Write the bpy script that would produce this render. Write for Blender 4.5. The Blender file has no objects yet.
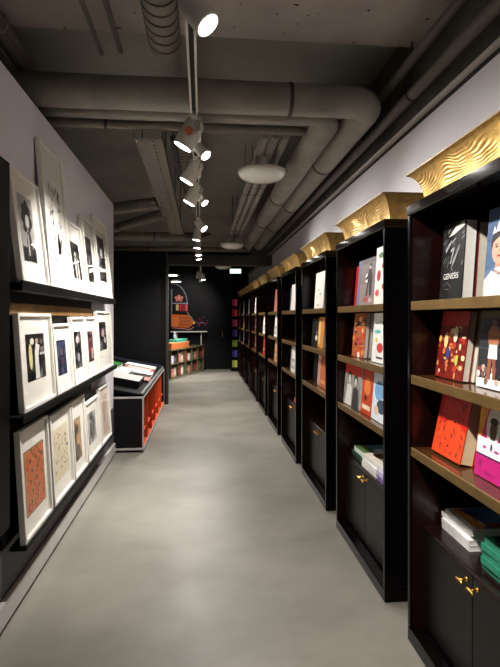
import bpy, bmesh, math, random
from mathutils import Vector, Matrix, noise
random.seed(7)
PI = math.pi
scene = bpy.context.scene
C = scene.collection

# ------------------------------------------------------------------ camera, world, exposure
cam_d = bpy.data.cameras.new('camera')
cam = bpy.data.objects.new('camera', cam_d)
C.objects.link(cam)
cam.location = (0, 0, 1.6)
cam.rotation_euler = (PI / 2, 0, -math.atan(48 / 500))      # level, turned a little to the right
cam_d.sensor_fit = 'VERTICAL'
cam_d.sensor_height = 36
cam_d.lens = 36 * 500 / 667
cam_d.shift_y = -16.5 / 667
cam_d.clip_start = 0.05
scene.camera = cam
world = bpy.data.worlds.new('world')
scene.world = world
world.use_nodes = True
world.node_tree.nodes['Background'].inputs[0].default_value = (0.9, 0.92, 1, 1)
world.node_tree.nodes['Background'].inputs[1].default_value = 0.02
vs = scene.view_settings
vs.view_transform = 'Standard'
vs.look = 'None'
vs.gamma = 1
vs.use_curve_mapping = False
vs.exposure = 0.0
LAMP_W = 150         # watts of a big spot head
WARM = (1.0, 0.955, 0.90)

# ------------------------------------------------------------------ materials
def lin(c):
    return tuple(((v / 255) / 12.92 if v / 255 <= 0.04045 else ((v / 255 + 0.055) / 1.055) ** 2.4) for v in c)

MATS = {}
def mat(name, col, rough=0.5, metal=0.0, var=0.12, scale=6, bump=0.0, bscale=40, coat=0.0, emit=None, spec=0.5):
    if name in MATS:
        return MATS[name]
    m = bpy.data.materials.new(name)
    m.use_nodes = True
    nt = m.node_tree
    b = nt.nodes['Principled BSDF']
    b.inputs['Roughness'].default_value = rough
    b.inputs['Metallic'].default_value = metal
    b.inputs['Coat Weight'].default_value = coat
    b.inputs['Specular IOR Level'].default_value = spec
    l = lin(col)
    tc = nt.nodes.new('ShaderNodeTexCoord')
    nz = nt.nodes.new('ShaderNodeTexNoise')
    nz.inputs['Scale'].default_value = scale
    nz.inputs['Detail'].default_value = 4
    nt.links.new(tc.outputs['Object'], nz.inputs['Vector'])
    rp = nt.nodes.new('ShaderNodeValToRGB')
    rp.color_ramp.elements[0].position = 0.3
    rp.color_ramp.elements[1].position = 0.7
    rp.color_ramp.elements[0].color = tuple(v * (1 - var) for v in l) + (1,)
    rp.color_ramp.elements[1].color = tuple(min(1, v * (1 + var)) for v in l) + (1,)
    nt.links.new(nz.outputs['Fac'], rp.inputs['Fac'])
    nt.links.new(rp.outputs['Color'], b.inputs['Base Color'])
    if bump:
        n2 = nt.nodes.new('ShaderNodeTexNoise')
        n2.inputs['Scale'].default_value = bscale
        n2.inputs['Detail'].default_value = 5
        nt.links.new(tc.outputs['Object'], n2.inputs['Vector'])
        bp = nt.nodes.new('ShaderNodeBump')
        bp.inputs['Strength'].default_value = bump
        bp.inputs['Distance'].default_value = 0.01
        nt.links.new(n2.outputs['Fac'], bp.inputs['Height'])
        nt.links.new(bp.outputs['Normal'], b.inputs['Normal'])
    if emit:
        b.inputs['Emission Color'].default_value = lin(emit[0]) + (1,)
        b.inputs['Emission Strength'].default_value = emit[1]
    MATS[name] = m
    return m

def ink(col, rough=0.4):                                   # a flat printed colour
    return mat('ink_%02x%02x%02x' % tuple(col), col, max(rough, 0.5), var=0.10, scale=30, spec=0.2)

def photo_mat(name, stops, scale=9, seed=0.0, distort=0.6, stretch=(1, 1, 1)):
    """a blotchy printed photograph: noise run through a ramp of print colours"""
    m = bpy.data.materials.new(name)
    m.use_nodes = True
    nt = m.node_tree
    b = nt.nodes['Principled BSDF']
    b.inputs['Roughness'].default_value = 0.6
    b.inputs['Specular IOR Level'].default_value = 0.15
    tc = nt.nodes.new('ShaderNodeTexCoord')
    mp = nt.nodes.new('ShaderNodeMapping')
    mp.inputs['Location'].default_value = (seed, seed * 1.7, seed * 0.6)
    mp.inputs['Scale'].default_value = stretch
    nz = nt.nodes.new('ShaderNodeTexNoise')
    nz.inputs['Scale'].default_value = scale
    nz.inputs['Detail'].default_value = 3
    nz.inputs['Distortion'].default_value = distort
    rp = nt.nodes.new('ShaderNodeValToRGB')
    els = rp.color_ramp.elements
    while len(els) < len(stops):
        els.new(0.5)
    for e, (p, c) in zip(els, stops):
        e.position = p
        e.color = lin(c) + (1,)
    nt.links.new(tc.outputs['Object'], mp.inputs['Vector'])
    nt.links.new(mp.outputs['Vector'], nz.inputs['Vector'])
    nt.links.new(nz.outputs['Fac'], rp.inputs['Fac'])
    nt.links.new(rp.outputs['Color'], b.inputs['Base Color'])
    return m

def concrete(name, dark, light, scale=1.2, rough=0.55, spots=None, bump=0.05, stretch=(1, 1, 1)):
    m = bpy.data.materials.new(name)
    m.use_nodes = True
    nt = m.node_tree
    b = nt.nodes['Principled BSDF']
    tc = nt.nodes.new('ShaderNodeTexCoord')
    mp = nt.nodes.new('ShaderNodeMapping')
    mp.inputs['Scale'].default_value = stretch
    nt.links.new(tc.outputs['Object'], mp.inputs['Vector'])
    n1 = nt.nodes.new('ShaderNodeTexNoise')
    n1.inputs['Scale'].default_value = scale
    n1.inputs['Detail'].default_value = 8
    n1.inputs['Roughness'].default_value = 0.6
    nt.links.new(mp.outputs['Vector'], n1.inputs['Vector'])
    rp = nt.nodes.new('ShaderNodeValToRGB')
    rp.color_ramp.elements[0].position = 0.32
    rp.color_ramp.elements[1].position = 0.68
    rp.color_ramp.elements[0].color = lin(dark) + (1,)
    rp.color_ramp.elements[1].color = lin(light) + (1,)
    nt.links.new(n1.outputs['Fac'], rp.inputs['Fac'])
    out = rp.outputs['Color']
    if spots:
        n2 = nt.nodes.new('ShaderNodeTexNoise')
        n2.inputs['Scale'].default_value = 11
        n2.inputs['Detail'].default_value = 5
        nt.links.new(tc.outputs['Object'], n2.inputs['Vector'])
        r2 = nt.nodes.new('ShaderNodeValToRGB')
        r2.color_ramp.elements[0].position = spots[0]
        r2.color_ramp.elements[1].position = spots[0] + 0.02
        nt.links.new(n2.outputs['Fac'], r2.inputs['Fac'])
        mx = nt.nodes.new('ShaderNodeMix')
        mx.data_type = 'RGBA'
        nt.links.new(r2.outputs['Color'], mx.inputs[0])
        nt.links.new(out, mx.inputs[6])
        mx.inputs[7].default_value = lin(spots[1]) + (1,)
        out = mx.outputs[2]
    nt.links.new(out, b.inputs['Base Color'])
    n3 = nt.nodes.new('ShaderNodeTexNoise')
    n3.inputs['Scale'].default_value = 3
    n3.inputs['Detail'].default_value = 6
    nt.links.new(tc.outputs['Object'], n3.inputs['Vector'])
    mr = nt.nodes.new('ShaderNodeMapRange')
    mr.inputs[3].default_value = rough - 0.1
    mr.inputs[4].default_value = rough + 0.12
    nt.links.new(n3.outputs['Fac'], mr.inputs[0])
    nt.links.new(mr.outputs[0], b.inputs['Roughness'])
    n4 = nt.nodes.new('ShaderNodeTexNoise')
    n4.inputs['Scale'].default_value = 60
    n4.inputs['Detail'].default_value = 6
    nt.links.new(tc.outputs['Object'], n4.inputs['Vector'])
    bp = nt.nodes.new('ShaderNodeBump')
    bp.inputs['Strength'].default_value = bump
    bp.inputs['Distance'].default_value = 0.01
    nt.links.new(n4.outputs['Fac'], bp.inputs['Height'])
    nt.links.new(bp.outputs['Normal'], b.inputs['Normal'])
    MATS[name] = m
    return m

def glass_mat():
    m = bpy.data.materials.new('picture_glass')
    m.use_nodes = True
    nt = m.node_tree
    nt.nodes.remove(nt.nodes['Principled BSDF'])
    o = nt.nodes['Material Output']
    t = nt.nodes.new('ShaderNodeBsdfTransparent')
    g = nt.nodes.new('ShaderNodeBsdfGlossy')
    g.inputs['Roughness'].default_value = 0.03
    fr = nt.nodes.new('ShaderNodeFresnel')
    fr.inputs['IOR'].default_value = 1.35
    mx = nt.nodes.new('ShaderNodeMixShader')
    nz = nt.nodes.new('ShaderNodeTexNoise')
    nz.inputs['Scale'].default_value = 4
    mr = nt.nodes.new('ShaderNodeMapRange')
    mr.inputs[3].default_value = 0.02
    mr.inputs[4].default_value = 0.05
    nt.links.new(nz.outputs['Fac'], mr.inputs[0])
    nt.links.new(mr.outputs[0], g.inputs['Roughness'])
    ge = nt.nodes.new('ShaderNodeNewGeometry')               # reflect once, on the outer face of the pane
    sb = nt.nodes.new('ShaderNodeMath')
    sb.operation = 'SUBTRACT'
    sb.inputs[0].default_value = 1.0
    ml = nt.nodes.new('ShaderNodeMath')
    ml.operation = 'MULTIPLY'
    nt.links.new(ge.outputs['Backfacing'], sb.inputs[1])
    nt.links.new(sb.outputs[0], ml.inputs[0])
    nt.links.new(fr.outputs[0], ml.inputs[1])
    nt.links.new(ml.outputs[0], mx.inputs[0])
    nt.links.new(t.outputs[0], mx.inputs[1])
    nt.links.new(g.outputs[0], mx.inputs[2])
    nt.links.new(mx.outputs[0], o.inputs['Surface'])
    return m
GLASS = glass_mat()

M_FLOOR = concrete('floor_concrete', (114, 110, 101), (148, 144, 134), 0.9, 0.42, bump=0.03, stretch=(0.8, 1.0, 1))
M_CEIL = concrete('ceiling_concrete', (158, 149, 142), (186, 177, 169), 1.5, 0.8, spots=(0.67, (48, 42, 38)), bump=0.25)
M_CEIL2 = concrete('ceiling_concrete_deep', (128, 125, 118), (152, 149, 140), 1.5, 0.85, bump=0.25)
M_BAND = concrete('wall_concrete', (66, 62, 60), (88, 84, 80), 2.0, 0.85, bump=0.3)
M_WHITE = mat('wall_paint', (222, 219, 224), 0.7, var=0.04, scale=2, bump=0.05, bscale=90)
M_BLACKW = mat('black_paint', (10, 10, 12), 0.7, var=0.2, scale=2, bump=0.04, bscale=60, spec=0.25)
M_DARKW = mat('dark_grey_paint', (46, 45, 46), 0.7, var=0.1, scale=2)
M_BASE = mat('grey_skirting', (190, 186, 182), 0.5, var=0.05)
M_STEEL = mat('brushed_steel', (170, 170, 168), 0.35, 0.9, var=0.08, scale=20)
M_LAGGING = mat('pipe_lagging', (142, 137, 129), 0.75, var=0.16, scale=5, bump=0.35, bscale=25)
M_LAGGING2 = mat('pipe_lagging_dark', (124, 118, 108), 0.75, var=0.18, scale=5, bump=0.35, bscale=25)
M_PIPE = mat('painted_pipe', (92, 86, 80), 0.6, var=0.14, scale=6, bump=0.1)
M_SEAM = mat('pipe_seam', (58, 54, 49), 0.8, var=0.1)
M_DUCT = mat('spiral_duct', (132, 124, 114), 0.5, 0.15, var=0.12, scale=7, bump=0.08)
M_TRAY = mat('galvanised_tray', (120, 114, 104), 0.5, 0.4, var=0.12, scale=12)
M_LAMPW = mat('lamp_white', (214, 210, 200), 0.4, var=0.05)
M_DARK = mat('dark_slot', (22, 21, 20), 0.7, var=0.1)
M_LENS = mat('lamp_lens', (255, 250, 240), 0.3, var=0.0, emit=((255, 248, 236), 14))
M_ORANGELED = mat('amber_cap', (216, 128, 92), 0.5, var=0.1)
M_OPAL = mat('opal_glass', (244, 244, 238), 0.1, var=0.02, coat=0.8)
M_LACQ = mat('black_lacquer', (7, 5, 5), 0.16, var=0.25, scale=3, spec=0.13)
M_FASCIA = mat('fascia_gloss', (14, 9, 8), 0.07, var=0.3, scale=5, spec=0.35)
M_MAHOG = mat('mahogany_interior', (26, 9, 7), 0.22, var=0.4, scale=4, spec=0.4)
M_DOOR = mat('cabinet_door', (15, 11, 10), 0.4, var=0.12, scale=8, spec=0.25)
M_BRASS = mat('brass_edge', (110, 84, 38), 0.42, 0.5, var=0.15, scale=14)
M_BRASSB = mat('brass_handle', (226, 178, 84), 0.25, 1.0, var=0.08)
M_GOLD = mat('gold_leaf', (212, 172, 100), 0.34, 0.72, var=0.2, scale=25, bump=0.15, bscale=120)
M_PAGES = mat('page_block', (226, 218, 198), 0.8, var=0.06, scale=60)
M_PAGEW = mat('page_block_white', (240, 236, 228), 0.8, var=0.04, scale=60)
M_FRAME = mat('white_frame', (228, 224, 216), 0.4, var=0.04)
M_MATB = mat('mat_board', (240, 236, 226), 0.8, var=0.03, scale=3)
M_BLK = mat('black_ledge', (4, 4, 4), 0.55, var=0.15, scale=4, spec=0.15)
M_WOOD = mat('oak_rail', (112, 80, 38), 0.5, var=0.25, scale=10)
M_ORANGE = mat('orange_laminate', (222, 84, 36), 0.45, var=0.06)
M_OLIVEW = mat('olive_wood', (96, 84, 58), 0.55, var=0.15, scale=6)

# ------------------------------------------------------------------ geometry helpers
class MB:
    def __init__(self):
        self.v, self.f, self.mi, self.sm, self.mats = [], [], [], [], []
    def m(self, mt):
        if mt not in self.mats:
            self.mats.append(mt)
        return self.mats.index(mt)
    def face(self, pts, mt, smooth=False):
        n = len(self.v)
        self.v += [tuple(p) for p in pts]
        self.f.append(tuple(range(n, n + len(pts))))
        self.mi.append(self.m(mt))
        self.sm.append(smooth)
    def box(self, a, b, mt, ch=0.0):
        x0, y0, z0 = a
        x1, y1, z1 = b
        i = self.m(mt)
        if ch <= 0:
            n = len(self.v)
            self.v += [(x0, y0, z0), (x1, y0, z0), (x1, y1, z0), (x0, y1, z0), (x0, y0, z1), (x1, y0, z1), (x1, y1, z1), (x0, y1, z1)]
            for q in ((3, 2, 1, 0), (4, 5, 6, 7), (0, 1, 5, 4), (1, 2, 6, 5), (2, 3, 7, 6), (3, 0, 4, 7)):
                self.f.append(tuple(n + k for k in q))
                self.mi.append(i)
                self.sm.append(False)
            return self
        bm = bmesh.new()
        r = bmesh.ops.create_cube(bm, size=1.0)
        for v in bm.verts:
            v.co = Vector(((x0 + x1) / 2 + v.co.x * (x1 - x0), (y0 + y1) / 2 + v.co.y * (y1 - y0), (z0 + z1) / 2 + v.co.z * (z1 - z0)))
        bmesh.ops.bevel(bm, geom=list(bm.edges), offset=ch, segments=1, affect='EDGES')
        self.add_bm(bm, mt)
        return self
    def add_bm(self, bm, mt, smooth=False):
        i = self.m(mt)
        n = len(self.v)
        bm.verts.index_update()
        self.v += [tuple(v.co) for v in bm.verts]
        for f in bm.faces:
            self.f.append(tuple(n + v.index for v in f.verts))
            self.mi.append(i)
            self.sm.append(smooth)
        bm.free()
    def tube(self, pts, r, mt, seg=12, cap=True):
        """pts: list of points (with optional radius per point list r)"""
        pts = [Vector(p) for p in pts]
        rs = r if isinstance(r, (list, tuple)) else [r] * len(pts)
        i = self.m(mt)
        n0 = len(self.v)
        up = None
        for k, p in enumerate(pts):
            if k == 0:
                t = (pts[1] - p)
            elif k == len(pts) - 1:
                t = p - pts[k - 1]
            else:
                t = (pts[k + 1] - p).normalized() + (p - pts[k - 1]).normalized()
            if t.length < 1e-9:
                t = pts[-1] - pts[0]
            t.normalize()
            if up is None:
                up = Vector((0, 0, 1)) if abs(t.z) < 0.9 else Vector((1, 0, 0))
            a = t.cross(up).normalized()
            b = a.cross(t).normalized()
            up = b
            for s in range(seg):
                q = 2 * PI * s / seg
                self.v.append(tuple(p + (a * math.cos(q) + b * math.sin(q)) * rs[k]))
        for k in range(len(pts) - 1):
            for s in range(seg):
                self.f.append((n0 + k * seg + s, n0 + k * seg + (s + 1) % seg, n0 + (k + 1) * seg + (s + 1) % seg, n0 + (k + 1) * seg + s))
                self.mi.append(i)
                self.sm.append(True)
        if cap:
            self.f.append(tuple(n0 + s for s in reversed(range(seg))))
            self.mi.append(i); self.sm.append(False)
            self.f.append(tuple(n0 + (len(pts) - 1) * seg + s for s in range(seg)))
            self.mi.append(i); self.sm.append(False)
        return self
    def mesh(self, name):
        me = bpy.data.meshes.new(name)
        me.from_pydata(self.v, [], self.f)
        for mt in self.mats:
            me.materials.append(mt)
        me.polygons.foreach_set('material_index', self.mi)
        me.polygons.foreach_set('use_smooth', self.sm)
        me.update()
        return me
    def build(self, name, parent=None, loc=None, rot=None):
        return put(name, self.mesh(name), parent, loc, rot)

def put(name, me, parent=None, loc=None, rot=None):
    o = bpy.data.objects.new(name, me)
    C.objects.link(o)
    if parent:
        o.parent = parent
    if loc is not None:
        o.location = loc
    if rot is not None:
        o.rotation_euler = rot
    return o

def tag(o, label=None, cat=None, group=None, kind=None):
    for k, v in (('label', label), ('category', cat), ('group', group), ('kind', kind)):
        if v:
            o[k] = v
    return o

def thing(name, label, cat, loc=(0, 0, 0), rot=(0, 0, 0), group=None):
    o = put(name, None, None, loc, rot)
    return tag(o, label, cat, group)

def boxpart(name, a, b, mt, parent=None, ch=0.0):
    return MB().box(a, b, mt, ch).build(name, parent)

def ellipse(cx, cy, rx, ry, n=14, rot=0.0):
    c, s = math.cos(rot), math.sin(rot)
    return [(cx + rx * math.cos(2 * PI * k / n) * c - ry * math.sin(2 * PI * k / n) * s,
             cy + rx * math.cos(2 * PI * k / n) * s + ry * math.sin(2 * PI * k / n) * c) for k in range(n)]

def rect(a, b, c, d):
    return [(a, b), (c, b), (c, d), (a, d)]

def print_mesh(name, shapes, fn, step=0.00006):
    """flat print: polygons in 0..1 sheet coordinates laid on a real sheet; fn(u, v, n) gives the point"""
    mb = MB()
    for k, (poly, mt) in enumerate(shapes):
        if not isinstance(mt, bpy.types.Material):
            mt = ink(mt)
        mb.face([fn(u, v, 0.0004 + k * step) for u, v in poly], mt)
    return mb.mesh(name)

# ------------------------------------------------------------------ the setting
def struct(o):
    o['kind'] = 'structure'
    return o
XR = 1.435      # right wall
XL = -1.03      # left picture wall
YB = 15.4       # far wall
struct(boxpart('floor', (-3.2, -2.2, -0.1), (1.6, YB + 0.1, 0), M_FLOOR))
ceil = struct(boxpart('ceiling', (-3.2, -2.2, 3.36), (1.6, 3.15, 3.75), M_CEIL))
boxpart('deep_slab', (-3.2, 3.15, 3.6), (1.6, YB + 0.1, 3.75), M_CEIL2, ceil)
boxpart('beam', (-3.2, 10.2, 2.66), (XR, 10.45, 2.86), M_BAND, ceil)
wl = struct(boxpart('wall_left', (-1.17, 0.2, 0), (XL, 5.97, 2.914), M_WHITE))
boxpart('lower_shade_panel', (XL, 0.2, 0.0), (XL + 0.006, 5.96, 0.545), mat('lower_wall_shade', (84, 82, 85), 0.7, var=0.05), wl)  # dark sheet: shade below the board and ledge put into its colour
bl = struct(boxpart('baseboard_left', (XL + 0.0065, 0.2, 0.03), (-0.995, 5.9, 0.145), M_BASE, ch=0.003))
boxpart('shadow_gap', (XL + 0.0065, 0.2, 0.0), (-1.018, 5.9, 0.03), M_DARK, bl)
wr = struct(boxpart('wall_right', (XR, -2.2, 0), (1.6, YB, 2.88), M_WHITE))
boxpart('concrete_band', (XR + 0.012, -2.2, 2.90), (1.6, YB, 3.6), M_BAND, wr)
t1 = struct(boxpart('trim_1', (XR - 0.03, -2.2, 2.905), (XR + 0.012, YB, 2.93), M_BASE))
boxpart('shadow_gap', (XR - 0.006, -2.2, 2.881), (XR + 0.012, YB, 2.904), M_DARK, t1)
struct(boxpart('wall_back', (-3.2, YB, 0), (1.6, YB + 0.15, 3.6), M_BLACKW))
struct(boxpart('wall_outer', (-3.3, -2.2, 0), (-3.2, YB, 3.6), M_DARKW))
struct(boxpart('wall_rear', (-3.2, -2.35, 0), (1.6, -2.2, 3.6), M_DARKW))
pw = struct(boxpart('wall_partition', (-3.2, 9.30, 0), (-0.66, 9.42, 2.79), M_BLACKW))
boxpart('end_post', (-0.66, 9.27, 0), (-0.62, 9.45, 2.79), mat('post_grey', (52, 50, 48), 0.5), pw)
d1 = struct(boxpart('door_1', (0.20, YB - 0.03, 0.01), (0.92, YB - 0.001, 2.08), mat('door_black', (11, 11, 13), 0.6, spec=0.2)))
mb = MB(); mb.tube([(0.62, YB - 0.06, 0.98), (0.62, YB - 0.06, 1.16)], 0.011, M_STEEL, 8)
mb.box((0.60, YB - 0.06, 1.0), (0.64, YB - 0.03, 1.02), M_STEEL).box((0.60, YB - 0.06, 1.12), (0.64, YB - 0.03, 1.14), M_STEEL)
mb.build('door_handle', d1)

# ------------------------------------------------------------------ ceiling services
def pipe(label, pts, r, mt, bands=(), seam=None, cat='pipe', name='ceiling_pipe', hangers=(), seg=16, group=None):
    p0 = Vector(pts[0])
    root = thing(name, label, cat, tuple(p0), group=group)
    loc = [tuple(Vector(p) - p0) for p in pts]
    MB().tube(loc, r, mt, seg).build('pipe_run', root)
    r = max(r) if isinstance(r, (list, tuple)) else r
    P = [Vector(p) for p in loc]
    L = [(P[k + 1] - P[k]).length for k in range(len(P) - 1)]
    tot = sum(L)
    for b in bands:
        s = b * tot
        for k in range(len(L)):
            if s <= L[k] or k == len(L) - 1:
                d = (P[k + 1] - P[k]).normalized()
                c = P[k] + d * s
                MB().tube([c - d * 0.012, c + d * 0.012], r * 1.05, M_SEAM if seam is None else seam, seg).build('band', root)
                break
            s -= L[k]
    for hx in hangers:
        c = P[0].lerp(P[-1], hx)
        top = 3.6 - p0.z if c.y + p0.y > 3.15 else 3.36 - p0.z
        mb = MB()
        mb.tube([(c.x, c.y, c.z), (c.x, c.y, top)], 0.005, M_DARK, 6)
        d = (P[-1] - P[0]).normalized()
        mb.tube([c - d * 0.01, c + d * 0.01], r * 1.12, M_DARK, seg)
        mb.build('hanger', root)
    return root

def arc(c, r, a0, a1, z, n=7):
    return [(c[0] + r * math.cos(a0 + (a1 - a0) * k / n), c[1] + r * math.sin(a0 + (a1 - a0) * k / n), z) for k in range(n + 1)]

# the big lagged pipe that crosses the corridor and turns along the right wall
pipe('thick lagged pipe crossing the corridor and bending along the right wall',
     [(-3.0, 3.32, 3.06), (1.01, 3.32, 3.06)] + arc((1.01, 3.46), 0.14, -PI / 2, 0, 3.06)[1:] + [(1.15, 10.1, 3.06)],
     0.105, M_LAGGING, (0.12, 0.33, 0.5, 0.66, 0.8))
pipe('second lagged pipe crossing just behind the thick one and turning right',
     [(-3.0, 3.60, 3.05), (0.82, 3.60, 3.05)] + arc((0.82, 3.70), 0.10, -PI / 2, 0, 3.05)[1:] + [(0.92, 10.1, 3.05)],
     [0.05] * 2 + [0.05 + 0.008 * k for k in range(1, 8)] + [0.106], M_LAGGING, (0.6, 0.75, 0.9))
pipe('thin crossing pipe behind both lagged pipes', [(-3.0, 3.86, 3.055), (0.80, 3.86, 3.055)], 0.034, M_LAGGING2, (0.3, 0.6))
for k, (x, w) in enumerate(((0.50, 'left'), (0.585, 'middle'), (0.67, 'right'))):
    pipe('slim grey pipe above the dome lights, %s of three side by side' % w, [(x, 3.95, 3.05), (x, 10.1, 3.05)], 0.034, M_LAGGING, (0.25, 0.5, 0.8),
         group='three slim pipes above the dome lights', hangers=(0.3, 0.7))
pipe('slender pipe high up over the near bookcases, left of two', [(1.30, -2.0, 3.2), (1.30, 10.1, 3.2)], 0.032, M_PIPE, (), hangers=(0.275, 0.325))
pipe('slender pipe high up beside the right wall, right of two', [(1.335, -2.0, 3.02), (1.335, 10.1, 3.02)], 0.036, M_PIPE, (), hangers=(0.33, 0.42))
pipe('grey banded pipe running above the white picture wall', [(-1.15, -2.0, 3.25), (-1.15, 3.9, 3.25), (-1.15, 4.05, 3.2), (-1.15, 4.1, 3.0), (-1.15, 4.12, 2.95)], 0.06, M_PIPE, (0.55, 0.64, 0.71, 0.78), seam=M_DUCT)
pipe('thin conduit on the concrete ceiling, left of two', [(-0.615, -2.0, 3.22), (-0.615, 3.15, 3.22)], 0.014, M_PIPE, hangers=(0.8,))
pipe('thin conduit on the concrete ceiling, right of two', [(-0.50, -2.0, 3.24), (-0.50, 3.15, 3.24)], 0.016, M_PIPE, hangers=(0.75,))
pipe('slanting lagged pipe above the low display unit, nearer of two', [(-2.2, 6.85, 3.0), (-1.2, 6.65, 3.0), (-0.52, 6.2, 3.0)], 0.075, M_LAGGING2, (0.4,))
pipe('slanting lagged pipe above the low display unit, farther of two', [(-2.2, 8.6, 3.0), (-1.36, 8.04, 3.0), (-0.5, 6.85, 3.0)], 0.07, M_LAGGING2, (0.5,))
pipe('horizontal lagged pipe across the far ceiling before the beam', [(-3.0, 8.55, 2.96), (0.15, 8.55, 2.96)], 0.075, M_LAGGING2, (0.3, 0.7))
pipe('thin horizontal pipe just in front of the far beam', [(-3.0, 9.9, 2.94), (0.9, 9.9, 2.94)], 0.04, M_LAGGING2, (0.5,))
# spiral ventilation duct
root = thing('spiral_duct', 'ribbed round ventilation duct running beside the lamp track', 'duct', (-0.222, -2.0, 3.24))
MB().tube([(0, 0, 0), (0, 5.02, 0)], 0.094, M_DUCT, 20).build('duct_run', root)
rib = MB().tube([(0, -0.006, 0), (0, 0.006, 0)], 0.0855, M_SEAM, 20).mesh('rib')
for k in range(54):
    put('rib', rib, root, (0, 0.2 + k * 0.09, 0), (0.0, 0, 0.16)).scale = (1.14, 1, 1.14)
root = thing('flexible_duct', 'ribbed flexible duct beyond the crossing pipes beside the cable tray', 'duct', (-0.19, 3.72, 3.18))
MB().tube([(0, 0, 0), (0.02, 1.5, 0), (0.06, 3.6, 0.03)], 0.075, M_DUCT, 20).build('duct_run', root)
for k in range(40):
    y = 0.05 + k * 0.088
    put('rib', rib, root, (0.02 * y / 1.5 if y < 1.5 else 0.02 + 0.04 * (y - 1.5) / 2.1, y, 0 if y < 1.5 else 0.03 * (y - 1.5) / 2.1), (0, 0, 0)).scale = (0.92, 1, 0.92)
# perforated cable tray: a sheet with real holes
tray = thing('cable_tray', 'perforated metal cable tray slanting away left of the lamp track', 'cable tray', (-0.41, 3.85, 2.95))
bm = bmesh.new()
nx, ny = 11, 151
L = 4.4
grid = [[bm.verts.new((-0.105 + 0.21 * i / nx, L * j / ny, 0)) for i in range(nx + 1)] for j in range(ny + 1)]
for j in range(ny):
    for i in range(nx):
        if i in (1, 3, 5, 7, 9) and j % 3 == (0 if i % 4 == 1 else 1):
            continue
        bm.faces.new((grid[j][i], grid[j][i + 1], grid[j + 1][i + 1], grid[j + 1][i]))
bmesh.ops.recalc_face_normals(bm, faces=list(bm.faces))
mb = MB(); mb.add_bm(bm, M_TRAY); mb.build('perforated_sheet', tray)
boxpart('side_rail', (-0.108, 0, 0), (-0.104, L, 0.06), M_TRAY, tray)
boxpart('side_rail', (0.104, 0, 0), (0.108, L, 0.06), M_TRAY, tray)
for y in (0.5, 2.0, 3.5):
    mb = MB(); mb.tube([(-0.1, y, 0.05), (-0.1, y, 0.65)], 0.005, M_DARK, 6); mb.tube([(0.1, y, 0.05), (0.1, y, 0.65)], 0.005, M_DARK, 6)
    mb.build('hanger', tray)
mb = MB(); mb.tube([(0.02, 0.1, 0.02), (0.03, 2.2, 0.022), (0.0, 4.2, 0.02)], 0.014, M_DARK, 8); mb.build('cable', tray)
MB().box((-0.245, 3.9, 2.96), (-0.205, 5.0, 3.0), M_DARK).build('cable_duct')
tag(bpy.data.objects['cable_duct'], 'narrow black cable channel beside the perforated tray', 'channel')

# dome lights
def dome(loc, label):
    root = thing('dome_light', label, 'ceiling light', loc, group='oval dome lights under the slim pipes')
    n, R = 8, 0.205
    prof = [(R * math.sin(PI / 2 * k / n), -0.075 * math.cos(PI / 2 * k / n)) for k in range(n + 1)]
    mb = MB(); seg = 32
    i = mb.m(M_OPAL)
    for r, z in prof:
        for s in range(seg):
            mb.v.append((r * math.cos(2 * PI * s / seg), r * math.sin(2 * PI * s / seg), z))
    for k in range(n):
        for s in range(seg):
            mb.f.append((k * seg + s, (k + 1) * seg + s, (k + 1) * seg + (s + 1) % seg, k * seg + (s + 1) % seg)); mb.mi.append(i); mb.sm.append(True)
    mb.build('bowl', root)
    MB().tube([(0, 0, 0), (0, 0, 0.03)], 0.21, M_LAMPW, 32).build('rim', root)
    MB().tube([(0, 0, 0.03), (0, 0, 0.15)], 0.05, M_LAMPW, 16).build('mount', root)
dome((0.53, 4.42, 2.87), 'white oval dome light hanging nearest under the slim pipes')
dome((0.53, 8.85, 2.87), 'second white dome light, small, farther down the corridor')
dome((0.53, 12.6, 2.87), 'farthest tiny dome light beyond the beam')

# lamp track and spotlights
root = thing('lamp_track', 'white slotted lighting track running down the corridor ceiling', 'lighting track', (-0.05, -0.8, 2.885))
boxpart('rail', (-0.0235, 0, 0), (-0.0125, 10.75, 0.04), M_LAMPW, root)
boxpart('rail', (0.0125, 0, 0), (0.0235, 10.75, 0.04), M_LAMPW, root)
boxpart('slot', (-0.0125, 0, 0.016), (0.0125, 10.75, 0.04), M_DARK, root)
for y in (0.9, 2.35, 3.98, 6.0, 8.0, 10.0):
    boxpart('joint_plate', (-0.0125, y, 0.002), (0.0125, y + 0.05, 0.016), M_LAMPW, root)
for y in (0.5, 3.0, 5.6, 8.2, 10.4):
    MB().tube([(0, y, 0.04), (0, y, 0.475 if y < 3.9 else 0.715)], 0.004, M_STEEL, 6).build('suspension_wire', root)

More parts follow.
